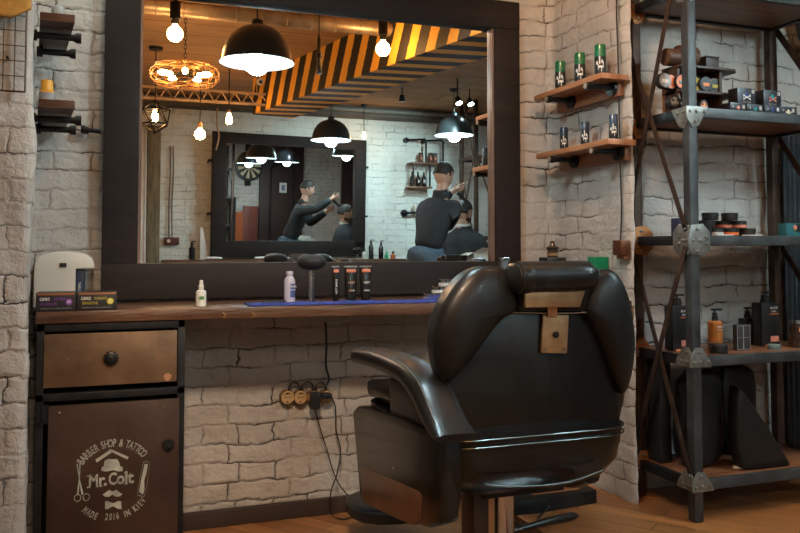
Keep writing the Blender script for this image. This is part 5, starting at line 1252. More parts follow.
# ---------------------------------------------------------------- far wall: shelves, counter, post, curtain
def pipe_shelf_far():
    YY = 2*YM-YBK-.10
    a, b_ = vt(409, 162.5, YY), vt(443, 162.5, YY); z = a.z; y0, y1 = YBK+.02, YBK+.19
    t = thing('pipe_shelf', 'two-tier pipe shelf with bottles on the far brick wall', 'shelf', ((a.x+b_.x)/2, YBK+.03, z))
    zt = vt(420, 140, YY).z; z2 = vt(420, 187, YY).z
    MB().bb((a.x, y0, z-.02), (b_.x, y1, z)).build('shelf_board', M_SWX, t, bev=.003)
    MB().bb((a.x-.02, y0, z2-.02), (a.x+.25, y1, z2)).build('shelf_board', M_SWX, t, bev=.003)
    for px in (424, 441):
        x = vt(px, 150, YY).x; p = V3((x, y1-.03, z-.02))
        MB().tube([p, (x, y1-.03, zt-.02), (x-.02, y1-.03, zt), (x-.19, y0+.03, zt), (x-.19, y0-.01, zt)], .012, 10).build('pipe', M_BLK, t)
        MB().cyl((x-.19, y0-.01, zt), (x-.19, y0+.02, zt), .032).build('flange', M_BLK, t)
    for dx in (.03, .23): MB().cyl((a.x+dx, y1-.03, z2), (a.x+dx, y1-.03, z-.015), .011).build('pipe', M_BLK, t)
    for i, (px, w_) in enumerate(((420.5, 5), (430, 6), (434.5, 5))):
        c = V3((vt(px, 150, YY).x, YBK+.11, z+.0008)); u = thing('dark_jar', 'dark jar on the upper tier of the far pipe shelf, '+('left', 'middle', 'right')[i], 'jar', c, 'jars on the far pipe shelf')
        MB().lathe(c, [(.026, 0), (.028, .004), (.028, .09), (.022, .096)], 18).build('jar_body', mat('brown_jar', (.10, .045, .03), .3), u); MB().lathe(c+V3((0, 0, .096)), [(.026, 0), (.026, .018), (0, .019)], 18).build('jar_lid', M_BLK, u)
        MB().box(c+V3((0, .0285, .05)), (.02, .002, .03)).build('label', mat('salmon_print', (.62, .20, .12), .5), u)
    for i, px in enumerate((413.5, 422.5, 429)):
        x = a.x+(.035, .105, .175)[i]
        c = V3((x, YBK+.11, z2+.0008)); u = thing('dark_bottle', 'dark bottle on the lower tier of the far pipe shelf, '+('left', 'middle', 'right')[i], 'bottle', c, 'bottles on the far pipe shelf')
        MB().lathe(c, [(.024, 0), (.026, .004), (.026, .10), (.012, .125), (.010, .15)], 18).build('bottle_body', M_SHELL, u); MB().lathe(c+V3((0, 0, .15)), [(.011, 0), (.011, .02), (0, .021)], 14).build('bottle_cap', M_BP, u)
        MB().box(c+V3((0, .0265, .06)), (.022, .002, .035)).build('label', mat('grey_print', (.3, .3, .3), .6), u)
    c = vt(405, 213, 2*YM-YBK-.05); t = thing('wall_hook', 'black pipe hook on the far wall left of the barber', 'hook', (c.x, YBK, c.z))
    MB().cyl((c.x, YBK-.01, c.z), (c.x, YBK+.03, c.z), .04).cyl((c.x, YBK+.03, c.z), (c.x, YBK+.07, c.z), .014).cyl((c.x-.01, YBK+.07, c.z), (c.x+.16, YBK+.07, c.z+.005), .016).build('hook_pipe', M_BLK, t)
    c2 = c+V3((.12, 0, .02)); t = thing('paper_cup', 'pale cup resting on the black pipe hook of the far wall', 'cup', (c2.x, YBK+.07, c.z+.022))
    MB().lathe((c2.x, YBK+.07, c.z+.0225), [(.022, 0), (.028, .07), (.026, .07), (.02, .003), (0, .003)], 18).build('cup_body', M_WP, t)
pipe_shelf_far()
def far_counter():
    YY = 2*YM-YBK-.30; z = vt(380, 259, YY).z; x0, x1 = vt(163, 259, YY).x, vt(406, 259, YY).x
    o = MB().bb((x0, YBK+.025, z-.04), (x1, YBK+.34, z)).build('counter', M_CW, org=((x0+x1)/2, YBK+.2, z-.04), bev=.004); tag(o, 'dark wooden counter under the far leaning mirror', 'counter')
    for i, x in enumerate((x0+.25, x1-.25)):
        t = thing('counter_cabinet', ('left dark base cabinet under the far counter', 'right dark base cabinet under the far counter')[i], 'cabinet', (x, YBK+.2, 0))
        MB().bb((x-.22, YBK+.03, .001), (x+.22, YBK+.31, z-.0405)).build('cabinet_body', M_DW, t, bev=.003); MB().bb((x-.2, YBK+.312, .05), (x+.2, YBK+.325, z-.08)).build('door', M_DW, t, bev=.002); MB().sphere((x+.16, YBK+.335, .5), .012).build('knob', M_BLK, t)
    def item(px, r, h, m, cap, lab, nm='bottle', cat='bottle', pump=False, y=YBK+.24):
        c = V3((vt(px, 250, 2*YM-y).x, y, z+.0008)); t = thing(nm, lab, cat, c)
        MB().lathe(c, [(r*.93, 0), (r, .004), (r, h*.78), (r*.5, h*.9), (r*.45, h)], 20).build('body', m, t)
        b = MB().lathe(c+V3((0, 0, h)), [(r*.5, 0), (r*.5, .02), (r*.2, .024), (r*.2, .035), (0, .036)], 14)
        if pump: b.bb(c+V3((-.01, -.006, h+.03)), c+V3((.035, .006, h+.04)))
        b.build('cap', cap, t)
    item(192, .030, .15, M_BP, M_BP, 'black spray bottle on the far counter, left of the white board', 'spray_bottle', pump=True)
    item(371, .026, .17, M_BP, M_BP, 'tall black pump bottle right of the far mirror', 'pump_bottle', pump=True)
    item(381, .026, .16, M_SHELL, M_BP, 'second black pump bottle right of the far mirror', 'pump_bottle', pump=True)
    item(364, .024, .08, M_WP, M_BP, 'pale bottle on the far counter beside the black brush', 'bottle')
    item(386.5, .020, .05, mat('bright_green', (.02, .40, .15), .4), mat('bright_green', (.02, .40, .15), .4), 'small bright green pot on the far counter', 'pot', 'pot')
    item(393, .026, .055, mat('orange_pot', (.55, .14, .04), .4), M_BP, 'orange pot at the right end of the far counter', 'pot', 'pot')
    c = V3((vt(357, 250, 2*YM-YBK-.24).x, YBK+.24, z+.0008)); t = thing('powder_brush', 'round black powder brush standing on the far counter', 'brush', c)
    MB().lathe(c, [(.014, 0), (.016, .05)], 16).build('handle', M_CHR, t); MB().lathe(c+V3((0, 0, .05)), [(.016, 0), (.045, .03), (.05, .05), (.035, .07), (0, .08)], 20).build('bristles', M_BP, t)
    x = vt(200, 250, 2*YM-YBK-.12).x; t = thing('white_board', 'white triangular board propped on the far counter', 'board', (x, YBK+.15, z))
    h = vt(200, 227, 2*YM-YBK-.12).z-z
    MB().prism([(x, YBK+.10, z+.001), (x+.10, YBK+.10, z+.001), (x+.02, YBK+.10, z+h), (x, YBK+.10, z+h)], (0, .015, 0)).build('board_sheet', M_WHT, t, bev=.002)
    for i, (px, w_, lab) in enumerate(((214, .16, 'small white paper sheet on the far counter'), (268, .28, 'rolled white paper on the far counter under the mirror'))):
        x = vt(px, 258, 2*YM-YBK-.26).x; t = thing('paper_sheet', lab, 'paper', (x, YBK+.26, z))
        MB().sweep([(x-w_/2, YBK+.27, z+.016), (x, YBK+.265, z+.018), (x+w_/2, YBK+.25, z+.014)], [(.03, .013), (.04, .016), (.03, .012)], (0, 1, 0), 2).build('sheet', M_WHT, t)
    # post, curtain, cable and socket at the left
    yp = YBK+.10; a, b_ = vt(147, 200, 2*YM-yp), vt(160.5, 200, 2*YM-yp)
    t = thing('timber_post', 'weathered greenish timber post standing against the far wall', 'post', ((a.x+b_.x)/2, yp, 0))
    MB().bb((a.x, YBK+.02, .001), (b_.x-.004, yp, vt(150, 121, 8.4).z-.03)).build('post_body', mat('weathered_wood', (.10, .09, .055), .7, 0, .3, 5, .4, 20, col2=(.26, .22, .13), stretch=(6, 6, 1)), t, bev=.004)
    a = vt(138, 200, 2*YM-yp).x; b2 = vt(146, 200, 2*YM-yp).x; bm = MB(); n = 40; A, B = [], []
    for i in range(n+1): u = i/n; x = a-.25+(b2-a+.25)*u; y = yp+.02+.012*math.sin(u*60); A.append(bm.bm.verts.new((x, y, .01))); B.append(bm.bm.verts.new((x, y, 2.25)))
    for i in range(n): bm.bm.faces.new((A[i], A[i+1], B[i+1], B[i]))
    o = bm.build('white_curtain', M_WHT, org=(b2-.1, yp+.02, .01)); tag(o, 'white curtain hanging beside the weathered post', 'curtain'); s = o.modifiers.new('s', 'SOLIDIFY'); s.thickness = .004
    c = vt(171.5, 241, 2*YM-YBK-.03); t = thing('socket_box', 'dark red double socket box on the far wall', 'socket', (c.x, YBK+.015, c.z))
    MB().box((c.x, YBK+.03, c.z), (.15, .05, .075)).build('box_body', mat('dark_red', (.09, .02, .015), .5), t, bev=.006); MB().cyl((c.x-.03, YBK+.055, c.z), (c.x-.03, YBK+.06, c.z), .018).build('socket_face', M_WP, t)
    for i, px in enumerate((169.5, 172.5)):
        x = vt(px, 200, 2*YM-YBK-.02).x
        cable('twin_cable', [(x, YBK+.018, 2.1), (x+.005, YBK+.022, 1.8), (x-.005, YBK+.018, 1.5), (x, YBK+.03, c.z+.03)], .006, ('left', 'right')[i]+' of two brown cables running down the far wall to the red socket box', m=mat('brown_cable', (.16, .08, .05), .6))
    p = vt(216, 140, 8.2); cable('thin_strap', [vt(217, 108, 8.1), vt(217, 125, 8.1), vt(219, 136, 8.1), vt(216, 150, 8.1)], .008, 'short pale cable dangling at the left corner of the far mirror', m=mat('pale_cable', (.45, .32, .2), .6))
far_counter()
def rack_two():
    Y = 7.55; xl, xr = vt(476, 200, Y).x, vt(476, 200, Y).x+.62; y = 2*YM-Y; zt = vt(478, 61, Y).z; zm = vt(480, 157, Y).z; zb = vt(480, 238, Y).z
    t = thing('steel_rack', 'tall brown steel rack with crossed braces behind the barber\'s client', 'rack', ((xl+xr)/2, y-.18, 0))
    for x in (xl, xr):
        for yy in (y, y-.36): MB().bb((x-.02, yy-.02, .001), (x+.02, yy+.02, zt)).build('post', M_RUST, t, bev=.003)
    for z in (zt-.02, zm, zb, .45):
        for yy in (y, y-.36): MB().bb((xl+.02, yy-.012, z-.02), (xr-.02, yy+.012, z+.02)).build('rail', M_RUST, t, bev=.002)
        for x in (xl, xr): MB().bb((x-.012, y-.34, z-.02), (x+.012, y-.02, z+.02)).build('rail', M_RUST, t, bev=.002)
        MB().bb((xl+.02, y-.34, z), (xr-.02, y-.014, z+.018)).build('shelf_board', M_SWX, t)
    for z0, z1 in ((zb, zm), (zm, zt)):
        for e in ((z0, z1), (z1, z0)): MB().bar((xl-.03+(.006 if e[0] > e[1] else 0), y, e[0]), (xl-.03+(.006 if e[0] > e[1] else 0), y-.36, e[1]), .03, .005, (0, 1, 0)).build('brace', M_RUST, t)
        MB().bar((xl, y+.024, z1), (xl+.3, y+.024, z0), .03, .005, (0, 1, 0)).build('brace', M_RUST, t)
    c = vt(480, 262, 6.2); t = thing('trolley', 'small black trolley beside the client with an open carton on it', 'trolley', (c.x, c.y, 0))
    zt = vt(480, 261, 6.2).z
    MB().box((c.x+.02, c.y, zt-.015), (.34, .28, .028)).build('trolley_top', M_BP, t, bev=.004); MB().box((c.x+.02, c.y, .3), (.32, .26, .02)).build('lower_tray', M_BP, t, bev=.004)
    for dx in (-.14, .18):
        for dy in (-.12, .12): MB().cyl((c.x+dx, c.y+dy, .03), (c.x+dx, c.y+dy, zt-.02), .01).sphere((c.x+dx, c.y+dy, .022), .021, n=10).build('leg', M_CHR, t)
    u = thing('open_carton', 'open white carton with raised flaps beside the client', 'carton', (c.x, c.y, zt))
    MB().box((c.x+.01, c.y, zt+.035), (.20, .14, .068)).build('carton_body', mat('white_card', (.6, .58, .5), .6), u)
    MB().prism([(c.x-.09, c.y+.07, zt+.07), (c.x-.15, c.y+.09, zt+.05), (c.x-.15, c.y-.07, zt+.05), (c.x-.09, c.y-.07, zt+.07)], (0, 0, .003)).prism([(c.x-.09, c.y+.07, zt+.07), (c.x+.11, c.y+.07, zt+.07), (c.x+.13, c.y+.12, zt+.10), (c.x-.03, c.y+.11, zt+.11)], (0, .001, .003)).build('flap', mat('white_card', (.6, .58, .5), .6), u)
rack_two()
# ---------------------------------------------------------------- the wall with the wooden doors, right of the rack (seen in the far mirror)
def door_wall():
    y = YB-.02
    def X(px): return it(px, 190, y).x
    def Z(py): return it(290, py, y).z
    m = plank_mat('wainscot_boards', (.26, .055, .03), (.16, .04, .025), .12, 3, vert=True, rough=.5); md = plank_mat('door_boards', (.055, .026, .018), (.035, .018, .014), .16, 3, vert=True, rough=.5)
    xw0, xw1 = RKR+.32, X(258); zt = Z(207)
    tag(MB().bb((xw0, y-.03, ZF+.001), (xw1, y+.01, zt)).build('wainscot', m, bev=.003), kind='structure').name = 'trim_2'
    def door(n, x0, x1, ztop):
        o = MB().bb((x0, y-.05, ZF+.001), (x1, y+.01, ztop)).build('door_%d' % n, md, bev=.003); tag(o, kind='structure'); ORG[o] = V3((0, 0, 0))
        w_ = x1-x0; b = MB(); cx = (x0+x1)/2; hw = w_*.26; zt_ = ztop-.35
        pts = [(cx-hw, y-.05, .5)]+[(cx-hw*math.cos(a*math.pi/10), y-.05, zt_-.1+hw*.6*math.sin(a*math.pi/10)) for a in range(11)]+[(cx+hw, y-.05, .5)]
        b.tube(pts, .022, 8); b.build('arched_moulding', M_DW, o)
        sx = cx+hw*.1; MB().box((sx, y-.054, Z(188)), (.13, .003, .17)).build('paper_sign', M_WHT, o)
        MB().box((sx, y-.0565, Z(188)), (.06, .002, .09)).build('sign_figure', mat('sign_blue', (.12, .18, .3), .6), o)
    door(1, X(259), X(302), Z(145)); door(2, X(341), X(341)+1.1, Z(150))
    c = it(233, 166, y); c.x = max(c.x, RKR+.40); R_ = .20
    t = thing('square_backing', 'black square backing on the brick wall behind the dartboard', 'panel', (c.x, y-.02, c.z-.4))
    MB().bb((xw0+.02, y-.035, Z(187)), (X(250), y+.005, Z(146))).build('panel_board', M_DW, t, bev=.004)
    t = thing('dartboard', 'round dartboard with pale and dark wedges on a black panel', 'dartboard', (c.x, y-.05, c.z))
    M = Matrix.Rotation(math.pi/2, 3, 'X')
    MB().lathe((c.x, y-.038, c.z), [(R_*1.2, 0), (R_*1.2, .02), (R_, .024)], 40, M).build('board_rim', M_BP, t)
    for k, mm in ((0, mat('dart_cream', (.55, .48, .30), .7)), (1, mat('dart_black', (.02, .02, .02), .7))):
        b = MB()
        for i in range(20):
            if i % 2 != k: continue
            a0, a1 = i*math.tau/20, (i+1)*math.tau/20
            b.prism([(c.x, y-.063, c.z), (c.x+R_*math.cos(a0), y-.063, c.z+R_*math.sin(a0)), (c.x+R_*math.cos(a1), y-.063, c.z+R_*math.sin(a1))], (0, -.003, 0))
        b.build(('cream_wedges', 'black_wedges')[k], mm, t)
    MB().cyl((c.x, y-.064, c.z), (c.x, y-.070, c.z), .02).build('bullseye', mat('dart_red', (.4, .04, .03), .5), t)
door_wall()
# ---------------------------------------------------------------- people
def skin_mesh(nodes, edges, root, sub=2):
    names = list(nodes); me = bpy.data.meshes.new('s'); me.from_pydata([nodes[n][0] for n in names], [(names.index(a), names.index(b)) for a, b in edges], [])
    o = bpy.data.objects.new('s', me); COL.objects.link(o)
    mo = o.modifiers.new('k', 'SKIN'); mo.use_smooth_shade = True
    for i, n in enumerate(names):
        r = nodes[n][1]; r = r if isinstance(r, tuple) else (r, r)
        me.skin_vertices[0].data[i].radius = r; me.skin_vertices[0].data[i].use_root = (n == root)
    s = o.modifiers.new('u', 'SUBSURF'); s.levels = sub; s.render_levels = sub
    dg = bpy.context.evaluated_depsgraph_get(); dg.update()
    r = bpy.data.meshes.new_from_object(o.evaluated_get(dg)); bpy.data.objects.remove(o); return r
def hand_nodes(N, E, wrist, wn, d, side, nrm, curl, s=1.0, key='L'):
    """palm and five fingers: d towards the fingertips, side towards the thumb, nrm the palm's facing"""
    d, side, nrm = V3(d).normalized(), V3(side).normalized(), V3(nrm).normalized(); w_ = V3(wrist)
    N[key+'palm'] = (w_+d*.045*s, (.036*s, .016*s)); E.append((wn, key+'palm'))
    for i, (off, L_) in enumerate(((.028, .070), (.010, .080), (-.009, .074), (-.026, .058))):
        b = w_+d*.085*s+side*off*s; prev = key+'palm'; c = 0; dd = d.copy()
        for j in range(4):
            n = key+'f%d%d' % (i, j); N[n] = (b, (.0095-.001*j)*s); E.append((prev, n)); prev = n
            c += curl; dd = (d*math.cos(c)+nrm*math.sin(c)); b = b+dd*(L_/3*s)
    b = w_+d*.030*s+side*.032*s; prev = key+'palm'; dd = (d*.6+side*.7+nrm*.3).normalized()
    for j in range(3): n = key+'t%d' % j; N[n] = (b, (.011-.001*j)*s); E.append((prev, n)); prev = n; b = b+(dd*.027+nrm*.006*j)*s
def head_bm(b, c, R, s=1.0):
    """head centred at c; R turns local (x right, y face, z up)"""
    vs = []; n, m_ = 28, 20; rings = []
    for j in range(m_+1):
        ph = -math.pi/2+math.pi*j/m_; ring = []
        for i in range(n):
            th = math.tau*i/n; x, y, z = math.cos(ph)*math.cos(th)*.076, math.cos(ph)*math.sin(th)*.098, math.sin(ph)*.122
            if z < 0:
                k = 1+z*2.6; x *= max(.45, k); y = y*(1+z*1.5)+(-z)*.10 if y > -.02 else y*(1+z*4.2)
            if y > 0: y = min(y, .088+.004*math.cos(th*2))
            # brow, eye sockets, cheeks
            if y > .04:
                if abs(z-.012) < .016 and .015 < abs(x) < .048: y -= .007
                if abs(z-.036) < .012: y += .004
            ring.append(b.bm.verts.new(c+R@(V3((x, y, z))*s)))
        rings.append(ring)
    for A, B in zip(rings, rings[1:]):
        for i in range(n): b.bm.faces.new((A[i], A[(i+1) % n], B[(i+1) % n], B[i]))
    b.prism([c+R@(V3(p)*s) for p in ((0, .080, .022), (-.017, .082, -.028), (0, .112, -.024))], R@V3((.0001, 0, 0)))
    b.quad([c+R@(V3(p)*s) for p in ((0, .082, .026), (-.016, .080, -.030), (.016, .080, -.030), (0, .113, -.022), (0, .085, -.036))], [(0, 1, 3), (0, 3, 2), (1, 4, 3), (2, 3, 4)])
    for sx in (-1, 1):
        MM = R@Matrix.Diagonal(V3((.35, .75, 1.25))); b.lathe(c+R@(V3((sx*.077, -.008, -.002))*s), [(0, -.024*s), (.017*s, -.015*s), (.022*s, 0), (.020*s, .014*s), (0, .024*s)], 12, MM)
    b.tube([c+R@(V3((x_, .086-.6*x_*x_*6, -.052+abs(x_)*.1))*s) for x_ in (-.024, -.012, 0, .012, .024)], .005*s, 6)
def hair_bm(b, c, R, s, test, grow=1.06):
    n, m_ = 32, 24; g = {}
    for j in range(m_+1):
        ph = -math.pi/2+math.pi*j/m_
        for i in range(n):
            th = math.tau*i/n; x, y, z = math.cos(ph)*math.cos(th)*.076, math.cos(ph)*math.sin(th)*.098, math.sin(ph)*.122
            if z < 0: k = 1+z*2.6; x *= max(.45, k); y = y*(1+z*1.5)+(-z)*.10 if y > -.02 else y*(1+z*4.2)
            g[i, j] = (V3((x, y, z)), b.bm.verts.new(c+R@(V3((x*grow, y*grow, z*grow))*s*(1+.012*noise.noise(V3((x*60, y*60, z*60)))))))
    for j in range(m_):
        for i in range(n):
            q = [g[i, j], g[(i+1) % n, j], g[(i+1) % n, j+1], g[i, j+1]]
            if test(sum((k[0] for k in q), V3((0, 0, 0)))/4): b.bm.faces.new([k[1] for k in q])
    bmesh.ops.delete(b.bm, geom=[v for v in b.bm.verts if not v.link_faces], context='VERTS')
def finish(b, name, m, t, mats=None, solid=0, label=None):
    o = b.build(name, m, t, ang=60, label=label)
    if solid: s = o.modifiers.new('s', 'SOLIDIFY'); s.thickness = solid; s.offset = -1
    return o
def people():
    # ------- the standing barber
    base = vt(426, 262, 6.5); base.z = 0.001
    hd = vt(443.5, 176, 6.6); cl = vt(463.5, 212.5, 7.0); hz = vt(459.5, 199, 6.86)
    f = (V3((cl.x, cl.y, 0))-V3((base.x, base.y, 0))).normalized(); r_ = V3((f.y, -f.x, 0))        # f forward, r_ his right
    def W(x, y, z): return base + r_*x + f*y + V3((0, 0, z-.001))
    t = thing('person', 'standing barber in black sweatshirt and blue jeans, cutting a man\'s hair', 'person', base)
    sh = 1.50*hd.z/1.70
    N = {}; E = []
    head = hd; nk = W(0, .03, hd.z-.165)
    def nd(n, p, r, prev=None):
        N[n] = (V3(p), r)
        if prev: E.append((prev, n))
    pel_ = W(0, 0, 1.0); n0 = head+V3((0, 0, -.215))-f*.05; nd('pel', pel_, (.15, .11)); nd('waist', pel_.lerp(n0, .26), (.118, .095), 'pel'); nd('chest', pel_.lerp(n0, .66), (.145, .11), 'waist'); nd('neck0', n0, (.08, .07), 'chest')
    nd('neck', head+V3((0, 0, -.10))-f*.02, .052, 'neck0'); nd('skull', head+V3((0, 0, -.02)), .06, 'neck')
    hl = vt(455, 190, 6.9); hr = vt(456.5, 207, 6.82)
    lsh, rsh = n0-r_*.175+V3((0, 0, -.06)), n0+r_*.175+V3((0, 0, -.06))
    lel, rel = vt(447, 227, 6.62), rsh+f*.24+r_*.06+V3((0, 0, .01))
    for k, s0, e0, h0 in (('L', lsh, lel, hr), ('R', rsh, rel, hl)):
        nd(k+'sh', s0, .062, 'chest'); nd(k+'up', s0.lerp(e0, .5), .052, k+'sh'); nd(k+'el', e0, .044, k+'up'); nd(k+'fo', e0.lerp(h0, .45), .040, k+'el'); nd(k+'wr', e0.lerp(h0, .86), .027, k+'fo')
    for k, sx in (('L', -1), ('R', 1)):
        nd(k+'hip', W(sx*.095, 0, .90), .095, 'pel'); nd(k+'kn', W(sx*.11, .03, .50), .062, k+'hip'); nd(k+'ca', W(sx*.115, .0, .34), .058, k+'kn'); nd(k+'an', W(sx*.12, -.02, .10), .040, k+'ca'); nd(k+'ft', W(sx*.13, .12, .045), .042, k+'an')
    NB, EB = dict(N), list(E)
    for k in ('pel', 'waist', 'chest', 'Lhip', 'Rhip', 'Lkn', 'Rkn', 'Lca', 'Rca', 'Lsh', 'Rsh', 'Lup', 'Rup', 'Lel', 'Rel', 'Lfo', 'Rfo'):
        r0 = N[k][1]; NB[k] = (N[k][0], tuple(q*.72 for q in (r0 if isinstance(r0, tuple) else (r0, r0))))
    for k, s_ in (('L', -1), ('R', 1)):
        d = (V3(N[k+'wr'][0])-V3(N[k+'fo'][0])).normalized(); d = (d+V3((.25, -.15, 0))).normalized(); side = V3((0, 0, 1)); nrm = d.cross(side)*(1 if k == 'L' else -1)
        hand_nodes(NB, EB, N[k+'wr'][0], k+'wr', d, side, nrm, .32, 1.0, k)
    b = MB(); b.bm.from_mesh(skin_mesh(NB, EB, 'pel'))
    look = (f*.75+V3((.8, .1, -.3))).normalized(); X = look.cross(V3((0, 0, 1))).normalized(); Rh = Matrix((X, look, X.cross(look))).transposed()
    head_bm(b, head, Rh, 1.0); finish(b, 'body', M_SKIN, t)
    def wear(keys, grow, name, m):
        n2 = {k: (v[0], tuple(q+grow for q in (v[1] if isinstance(v[1], tuple) else (v[1], v[1])))) for k, v in N.items() if k in keys}
        e2 = [(a, c_) for a, c_ in E if a in keys and c_ in keys]; bb_ = MB(); bb_.bm.from_mesh(skin_mesh(n2, e2, keys[0])); return finish(bb_, name, m, t)
    N['hem'] = (pel_+V3((0, 0, .01)), (.150, .112)); E.append(('waist', 'hem')); N['belt'] = (pel_+V3((0, 0, .09)), (.135, .10)); E.append(('pel', 'belt'))
    wear(['chest', 'waist', 'hem', 'neck0', 'Lsh', 'Lup', 'Lel', 'Lfo', 'Lwr', 'Rsh', 'Rup', 'Rel', 'Rfo', 'Rwr'], .015, 'sweatshirt', M_TEE)
    wear(['pel', 'belt', 'Lhip', 'Lkn', 'Lca', 'Lan', 'Rhip', 'Rkn', 'Rca', 'Ran'], .018, 'jeans', M_JEAN)
    b = MB(); p = head+V3((0, 0, -.17)); b.sweep([N['neck0'][0]+V3((0, 0, .02)), N['neck0'][0]+V3((0, 0, .085))-f*.02], [(.085, .08), (.062, .055)], r_, 2); finish(b, 'hood_collar', M_TEE, t)
    for k in 'LR': q = N[k+'ft'][0]; b = MB().sweep([q-f*.16+V3((0, 0, -.0)), q-f*.05+V3((0, 0, .012)), q+f*.10+V3((0, 0, -.008))], [(.05, .044), (.055, .05), (.045, .034)], r_, 2.6); finish(b, 'shoe', M_BP, t)
    b = MB(); hair_bm(b, head, Rh, 1.0, lambda q: q.z > .045-(.05 if q.y < .02 else 0)*1 and not (q.y > .06 and q.z < .07), 1.09); finish(b, 'hair', M_HAIR, t, solid=.006)
    # comb and clipper in his hands
    q = V3(N['Rwr'][0]); dd = (hl-N['Rfo'][0]).normalized()
    c = hz+V3((.02, 0, .0)); t2 = thing('hair_comb', 'black comb held by the barber at the client\'s hair', 'comb', c); MB().box(c+V3((.02, -.01, .01)), (.15, .006, .03), M=Matrix.Rotation(.7, 3, 'Y')).build('comb_body', M_BP, t2)
    # ------- the seated client
    hc = cl; base2 = V3((hc.x-.02, hc.y, .001)); g = V3((.93, -.36, 0)).normalized(); gr = V3((g.y, -g.x, 0))
    def Q(x, y, z): return V3((hc.x, hc.y, 0))+gr*x+g*y+V3((0, 0, z))
    t = thing('person', 'seated bearded client wrapped in a black cape, having his hair cut', 'person', V3((hc.x, hc.y, hc.z-.85)))
    N = {}; E = []; hz_ = hc.z
    nd('pel', Q(0, -.02, hz_-.72), (.16, .12)); nd('waist', Q(0, -.03, hz_-.58), (.14, .11), 'pel'); nd('chest', Q(0, -.02, hz_-.38), (.16, .115), 'waist'); nd('neck0', Q(0, -.02, hz_-.225), (.08, .07), 'chest'); nd('neck', Q(0, -.015, hz_-.12), .055, 'neck0'); nd('skull', Q(0, -.01, hz_-.03), .06, 'neck')
    for k, sx in (('L', -1), ('R', 1)):
        nd(k+'sh', Q(sx*.19, -.01, hz_-.285), .060, 'chest'); nd(k+'el', Q(sx*.25, .06, hz_-.52), .045, k+'sh'); nd(k+'fo', Q(sx*.22, .20, hz_-.57), .038, k+'el'); nd(k+'wr', Q(sx*.19, .30, hz_-.58), .027, k+'fo')
        nd(k+'hip', Q(sx*.10, .12, hz_-.74), .095, 'pel'); nd(k+'kn', Q(sx*.12, .45, hz_-.73), .07, k+'hip'); nd(k+'ca', Q(sx*.12, .47, hz_-.90), .058, k+'kn'); nd(k+'an', Q(sx*.12, .48, hz_-1.12), .042, k+'ca'); nd(k+'ft', Q(sx*.13, .60, hz_-1.17), .042, k+'an')
    NB, EB = dict(N), list(E)
    for k in 'LR': hand_nodes(NB, EB, N[k+'wr'][0], k+'wr', g*1+V3((0, 0, -.2)), gr*(1 if k == 'L' else -1), V3((0, 0, -1)), .22, 1.0, k)
    b = MB(); b.bm.from_mesh(skin_mesh(NB, EB, 'pel'))
    lk = (g*1+V3((0, 0, -.15))).normalized(); X = lk.cross(V3((0, 0, 1))).normalized(); Rc = Matrix((X, lk, X.cross(lk))).transposed()
    head_bm(b, hc, Rc, .98); finish(b, 'body', M_SKIN, t)
    b = MB(); hair_bm(b, hc, Rc, .98, lambda q: q.z > .03-(.04 if q.y < .0 else 0) and not (q.y > .055 and q.z < .075), 1.10); finish(b, 'hair', M_HAIR, t, solid=.006)
    b = MB(); hair_bm(b, hc, Rc, .98, lambda q: q.y > -.005 and q.z < -.045 and not (abs(q.x) < .026 and q.y > .05 and -.066 < q.z < -.048), 1.12); finish(b, 'beard', mat('brown_beard', (.07, .03, .018), .7, 0, .3, 60), t, solid=.008)
    # the cape: a wide draped cone from the neck over shoulders, arms and knees
    b = MB(); rings = []; n = 48; prof = [(.066, .06, 0, -.13), (.10, .085, 0, -.165), (.21, .12, 0, -.215), (.265, .155, .01, -.30), (.29, .22, .05, -.42), (.30, .32, .12, -.55), (.31, .38, .20, -.62), (.30, .40, .22, -.75), (.30, .41, .24, -.92)]
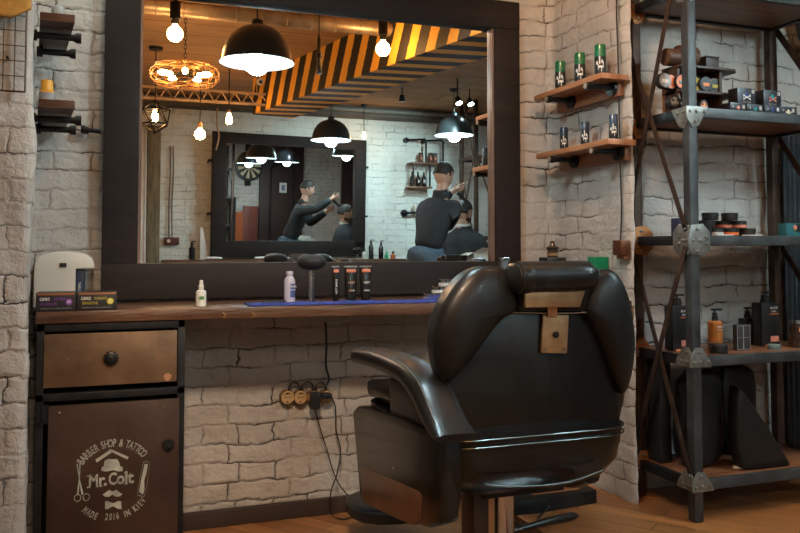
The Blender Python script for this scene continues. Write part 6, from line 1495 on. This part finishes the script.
    for k, (wx, wy, oy, z) in enumerate(prof):
        ring = []
        for i in range(n):
            a = math.tau*i/n; fold = 1+(.012+.011*k)*math.sin(a*9+k*.4)*(k > 1); ring.append(b.bm.verts.new(Q(wx*math.cos(a)*fold, oy+wy*math.sin(a)*fold, hz_+z)))
        rings.append(ring)
    for A, B in zip(rings, rings[1:]):
        for i in range(n): b.bm.faces.new((A[i], A[(i+1) % n], B[(i+1) % n], B[i]))
    finish(b, 'cape', M_TEE, t, solid=.004)
    MB().sweep([Q(0, -.012, hz_-.14), Q(0, -.010, hz_-.115)], [(.069, .064), (.066, .061)], gr, 2).build('neck_strip', M_WHT, t)
    for k in 'LR': q = N[k+'ft'][0]; b = MB().sweep([q-g*.14, q-g*.04+V3((0, 0, .012)), q+g*.10+V3((0, 0, -.008))], [(.05, .044), (.055, .05), (.045, .034)], gr, 2.6); finish(b, 'shoe', M_BP, t)
    # his chair
    zb = hz_-.72-.13
    t = thing('barber_chair', 'black barber chair carrying the caped client, seen only in the mirror', 'barber chair', (hc.x, hc.y, .001))
    b = MB().box(Q(0, .14, zb-.05), (.52, .56, .09), M=Matrix((gr, g, V3((0, 0, 1)))).transposed()); b.build('seat', M_LE, t, bev=.02)
    b = MB().box(Q(0, -.23, zb+.22), (.50, .09, .46), M=Matrix((gr, g, V3((0, 0, 1)))).transposed()); b.build('backrest', M_LE, t, bev=.03)
    for sx in (-1, 1): MB().box(Q(sx*.325, .12, zb+.02), (.06, .46, .22), M=Matrix((gr, g, V3((0, 0, 1)))).transposed()).build('armrest', M_LE, t, bev=.02)
    MB().cyl(Q(0, .1, .03), Q(0, .1, zb-.09), .045).build('pump_column', M_CHR, t); MB().lathe(Q(0, .1, .001), [(.30, 0), (.30, .012), (.1, .05), (.05, .06)], 36).build('round_base', M_CHR, t)
    MB().box(Q(0, .58, hz_-1.24), (.40, .24, .03), M=Matrix((gr, g, V3((0, 0, 1)))).transposed()).build('footrest', M_CHR, t, bev=.008); MB().bar(Q(0, .12, zb-.09), Q(0, .52, hz_-1.25), .06, .03).build('footrest_bracket', M_CHR, t)
people()
